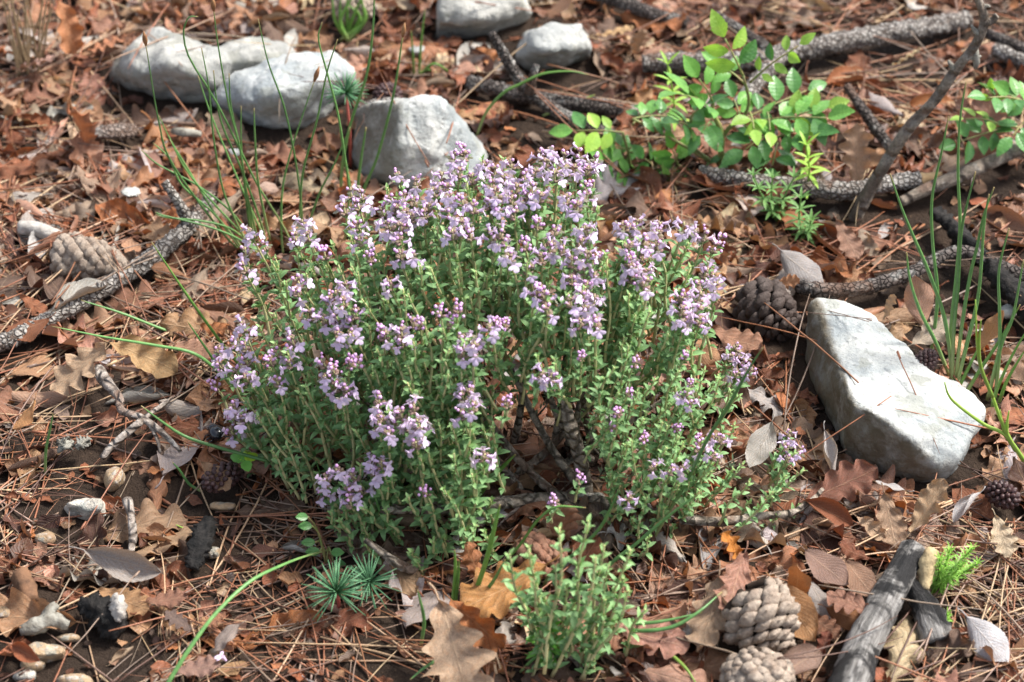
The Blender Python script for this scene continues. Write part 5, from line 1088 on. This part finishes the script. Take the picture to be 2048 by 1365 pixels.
# ------------------------------------------------------------------ which leaves and needles show largest in the picture
bpy.context.view_layer.update()
Vs=[];Ps=[];own=[]; n0=0
def put(V,Q,T,idn):
    global n0
    Vs.append(V); 
    for F in (Q,T):
        if len(F): Ps.extend((F+n0).tolist()); own.extend([idn]*len(F))
    n0+=len(V)
for o in list(scene.objects):
    if o.type!='MESH' or o.name.startswith('ground'): continue
    me=o.data; V=np.zeros(len(me.vertices)*3,np.float32); me.vertices.foreach_get('co',V); V=V.reshape(-1,3).astype(float); M=np.array(o.matrix_world); V=V@M[:3,:3].T+M[:3,3]
    Vs.append(V); base=n0; ls=np.zeros(len(me.polygons),np.int32); lt=np.zeros(len(me.polygons),np.int32); vi=np.zeros(len(me.loops),np.int32)
    me.polygons.foreach_get('loop_start',ls); me.polygons.foreach_get('loop_total',lt); me.loops.foreach_get('vertex_index',vi)
    for tot in (3,4):
        s=ls[lt==tot]
        if len(s): F=vi[s[:,None]+np.arange(tot)]+base; Ps.extend(F.tolist()); own.extend([-1]*len(F))
    n0+=len(V)
nL=len(LEAVES); ALLR=LEAVES+NEEDLES
for k,r in enumerate(ALLR):
    V,Q,T,*_=r['g'].arr(); put(V@r['R'].T+r['t'],Q,T,k)
bv=BVHTree.FromPolygons(np.concatenate(Vs).tolist(),Ps); own=np.array(own); cnt=np.zeros(len(ALLR),int); sx=np.zeros(len(ALLR)); sy=np.zeros(len(ALLR))
cv=Vector(CAM)
for py in np.arange(3,1365,4.6):
    for px in np.arange(3,2048,4.6):
        h=bv.ray_cast(cv,Vector(ray(px,py)))
        if h[2] is not None:
            k=own[h[2]]
            if k>=0: cnt[k]+=1; sx[k]+=px; sy[k]+=py
del bv,Vs,Ps
def nearest(px,py,n=3):
    return [p for _,p in sorted(((px-a)**2+(py-b)**2,p) for a,b,p in LAND)[:n]]
USED=set(o['label'] for o in scene.objects if 'label' in o.keys())
def uniq(cands):
    for c in cands:
        if c not in USED and 4<=len(c.split())<=16: USED.add(c); return c
    return None
ORD=['second','third','fourth','fifth','sixth','seventh','eighth','ninth','tenth','eleventh','twelfth']
def describe(r,k,noun,extra):
    px,py=sx[k]/max(1,cnt[k]),sy[k]/max(1,cnt[k]); a,b,c=nearest(px,py); cn=r['cname']; e=extra
    edge=' at the picture edge' if (px<60 or px>1990 or py<40 or py>1325) else ''
    c1=[f'{cn} {noun} beside {a}{edge}',f'{e} {cn} {noun} beside {a}{edge}',f'{cn} {noun} between {a} and {b}',f'{e} {cn} {noun} between {a} and {b}',f'{cn} {noun} between {a} and {c}',f'{e} {cn} {noun} between {a} and {c}']
    c1+=[f'{e} {cn} {noun}, {o_} from {a}' for o_ in ORD]+[f'{cn} {noun}, {o_} from {b}' for o_ in ORD]+[f'{e} {cn} {noun}, {o_} out from {c}' for o_ in ORD]
    u=uniq(c1)
    return u or uniq([f'{cn} {noun} {o_} in size between {a} and {b}' for o_ in ORD]) or f'{cn} {noun} lying among the others near {a}'
order=sorted([k for k in range(nL) if cnt[k]>0 or LEAVES[k]['label']],key=lambda k:(-(cnt[k]+(100000 if LEAVES[k]['label'] else 0))))
ind=order[:298]; MESHC={}
KN={'oak':('oak_leaf','oak leaf'),'horn':('pleated_leaf','pleated oval leaf'),'roll':('rolled_leaf','rolled pleated leaf')}
for k in ind:
    r=LEAVES[k]; nm,noun=KN[r['kind']]; key=id(r['g'])
    if key not in MESHC: MESHC[key]=r['g'].mesh(nm,M_oak if r['kind']=='oak' else M_horn)
    o=link(nm,MESHC[key]); M=Matrix.Identity(4)
    for i in range(3):
        for j in range(3): M[i][j]=r['R'][i,j]
        M[i][3]=r['t'][i]
    o.matrix_world=M; o.color=(*r['col'],1)
    nz=r['R'][2,2]/r['len']; ex=('small ' if r['len']<.037 else 'large ' if r['len']>.050 else '')+('upturned' if nz<0 else 'steeply tilted' if nz<.72 else 'flat-lying')
    tag(o,r['label'] or describe(r,k,noun,ex),'dead leaf','dead leaves on the ground')
g=Geo();gh=Geo(); s_ind=set(ind)
for k,r in enumerate(LEAVES):
    if k in s_ind: continue
    (g if r['kind']=='oak' else gh).addgeo(r['g'],r['R'],r['t'],r['col'])
rf=random.Random(77)
def outskirt(): 
    while True:
        x=rf.uniform(-1.15,1.15); y=rf.uniform(-.75,1.35)
        if not (-.49<x<.49 and -.36<y<.53): return x,y
for _ in range(1500):
    x,y=outskirt(); yaw=rf.uniform(0,2*PI); L=rf.uniform(.035,.062); oak=rf.random()<.75; cc=PALETTE[NR.choice(len(PALETTE),p=CW)][1]
    (g if oak else gh).addgeo(rf.choice(OAK if oak else HORN),rotmat((math.cos(yaw),math.sin(yaw),rf.gauss(0,.15)),(rf.gauss(0,.35),rf.gauss(0,.35),1))*L,np.array([x,y,gz(x,y)+rf.uniform(.004,.014)]),lum_jit(cc,rf))
o=link('leaf_litter',g.mesh('leaf_litter',M_oak_s)); tag(o,'bed of brown dead oak leaves between and beneath the larger ones','leaf litter',None,'stuff')
o=link('pleated_leaf_litter',gh.mesh('pleated_leaf_litter',M_horn_s)); tag(o,'scattered smaller pleated dead leaves low in the litter','leaf litter',None,'stuff')
o=link('litter_crumbs',CHIPS.mesh('litter_crumbs',M_oak_s)); tag(o,'fine brown crumbs of broken leaves covering the soil','litter crumbs',None,'stuff')
order=sorted([k for k in range(nL,len(ALLR)) if cnt[k]>0],key=lambda k:-cnt[k]); ind=order[:298]; s_ind=set(ind)
for k in ind:
    r=ALLR[k]; key=id(r['g'])
    if key not in MESHC: MESHC[key]=r['g'].mesh('pine_needle',M_needle)
    o=link('pine_needle',MESHC[key]); M=Matrix.Identity(4)
    for i in range(3):
        for j in range(3): M[i][j]=r['R'][i,j]
        M[i][3]=r['t'][i]
    o.matrix_world=M; o.color=(*r['col'],1)
    dx,dy=r['R'][0,0],r['R'][1,0]; ex=('level' if abs(dy)<.4*abs(dx) else 'lengthwise' if abs(dx)<.4*abs(dy) else 'slanting')
    if r['len']<.05: ex='short '+ex
    elif r['len']>.095: ex='long '+ex
    tag(o,describe(r,k,'dry pine needle',ex),'pine needle','dry pine needles on the litter')
g=Geo()
for k in range(nL,len(ALLR)):
    if k in s_ind: continue
    r=ALLR[k]; g.addgeo(r['g'],r['R'],r['t'],r['col'])
for _ in range(1300):
    x,y=outskirt(); yaw=rf.uniform(0,2*PI); k=NR.choice(len(NPAL),p=NW); g.addgeo(rf.choice(NEED),rotmat((math.cos(yaw),math.sin(yaw),rf.gauss(0,.08)),(rf.gauss(0,.4),rf.gauss(0,.4),1))*rf.uniform(.06,.11),np.array([x,y,gz(x,y)+rf.uniform(.008,.016)]),lum_jit(NPAL[k][1],rf,.25))
o=link('needle_litter',g.mesh('needle_litter',M_needle_s)); tag(o,'countless brown pine needles matted through the litter','needle litter',None,'stuff')
print('LEAVES',len(LEAVES),'NEEDLES',len(NEEDLES),'SHOOTS',len(SH))
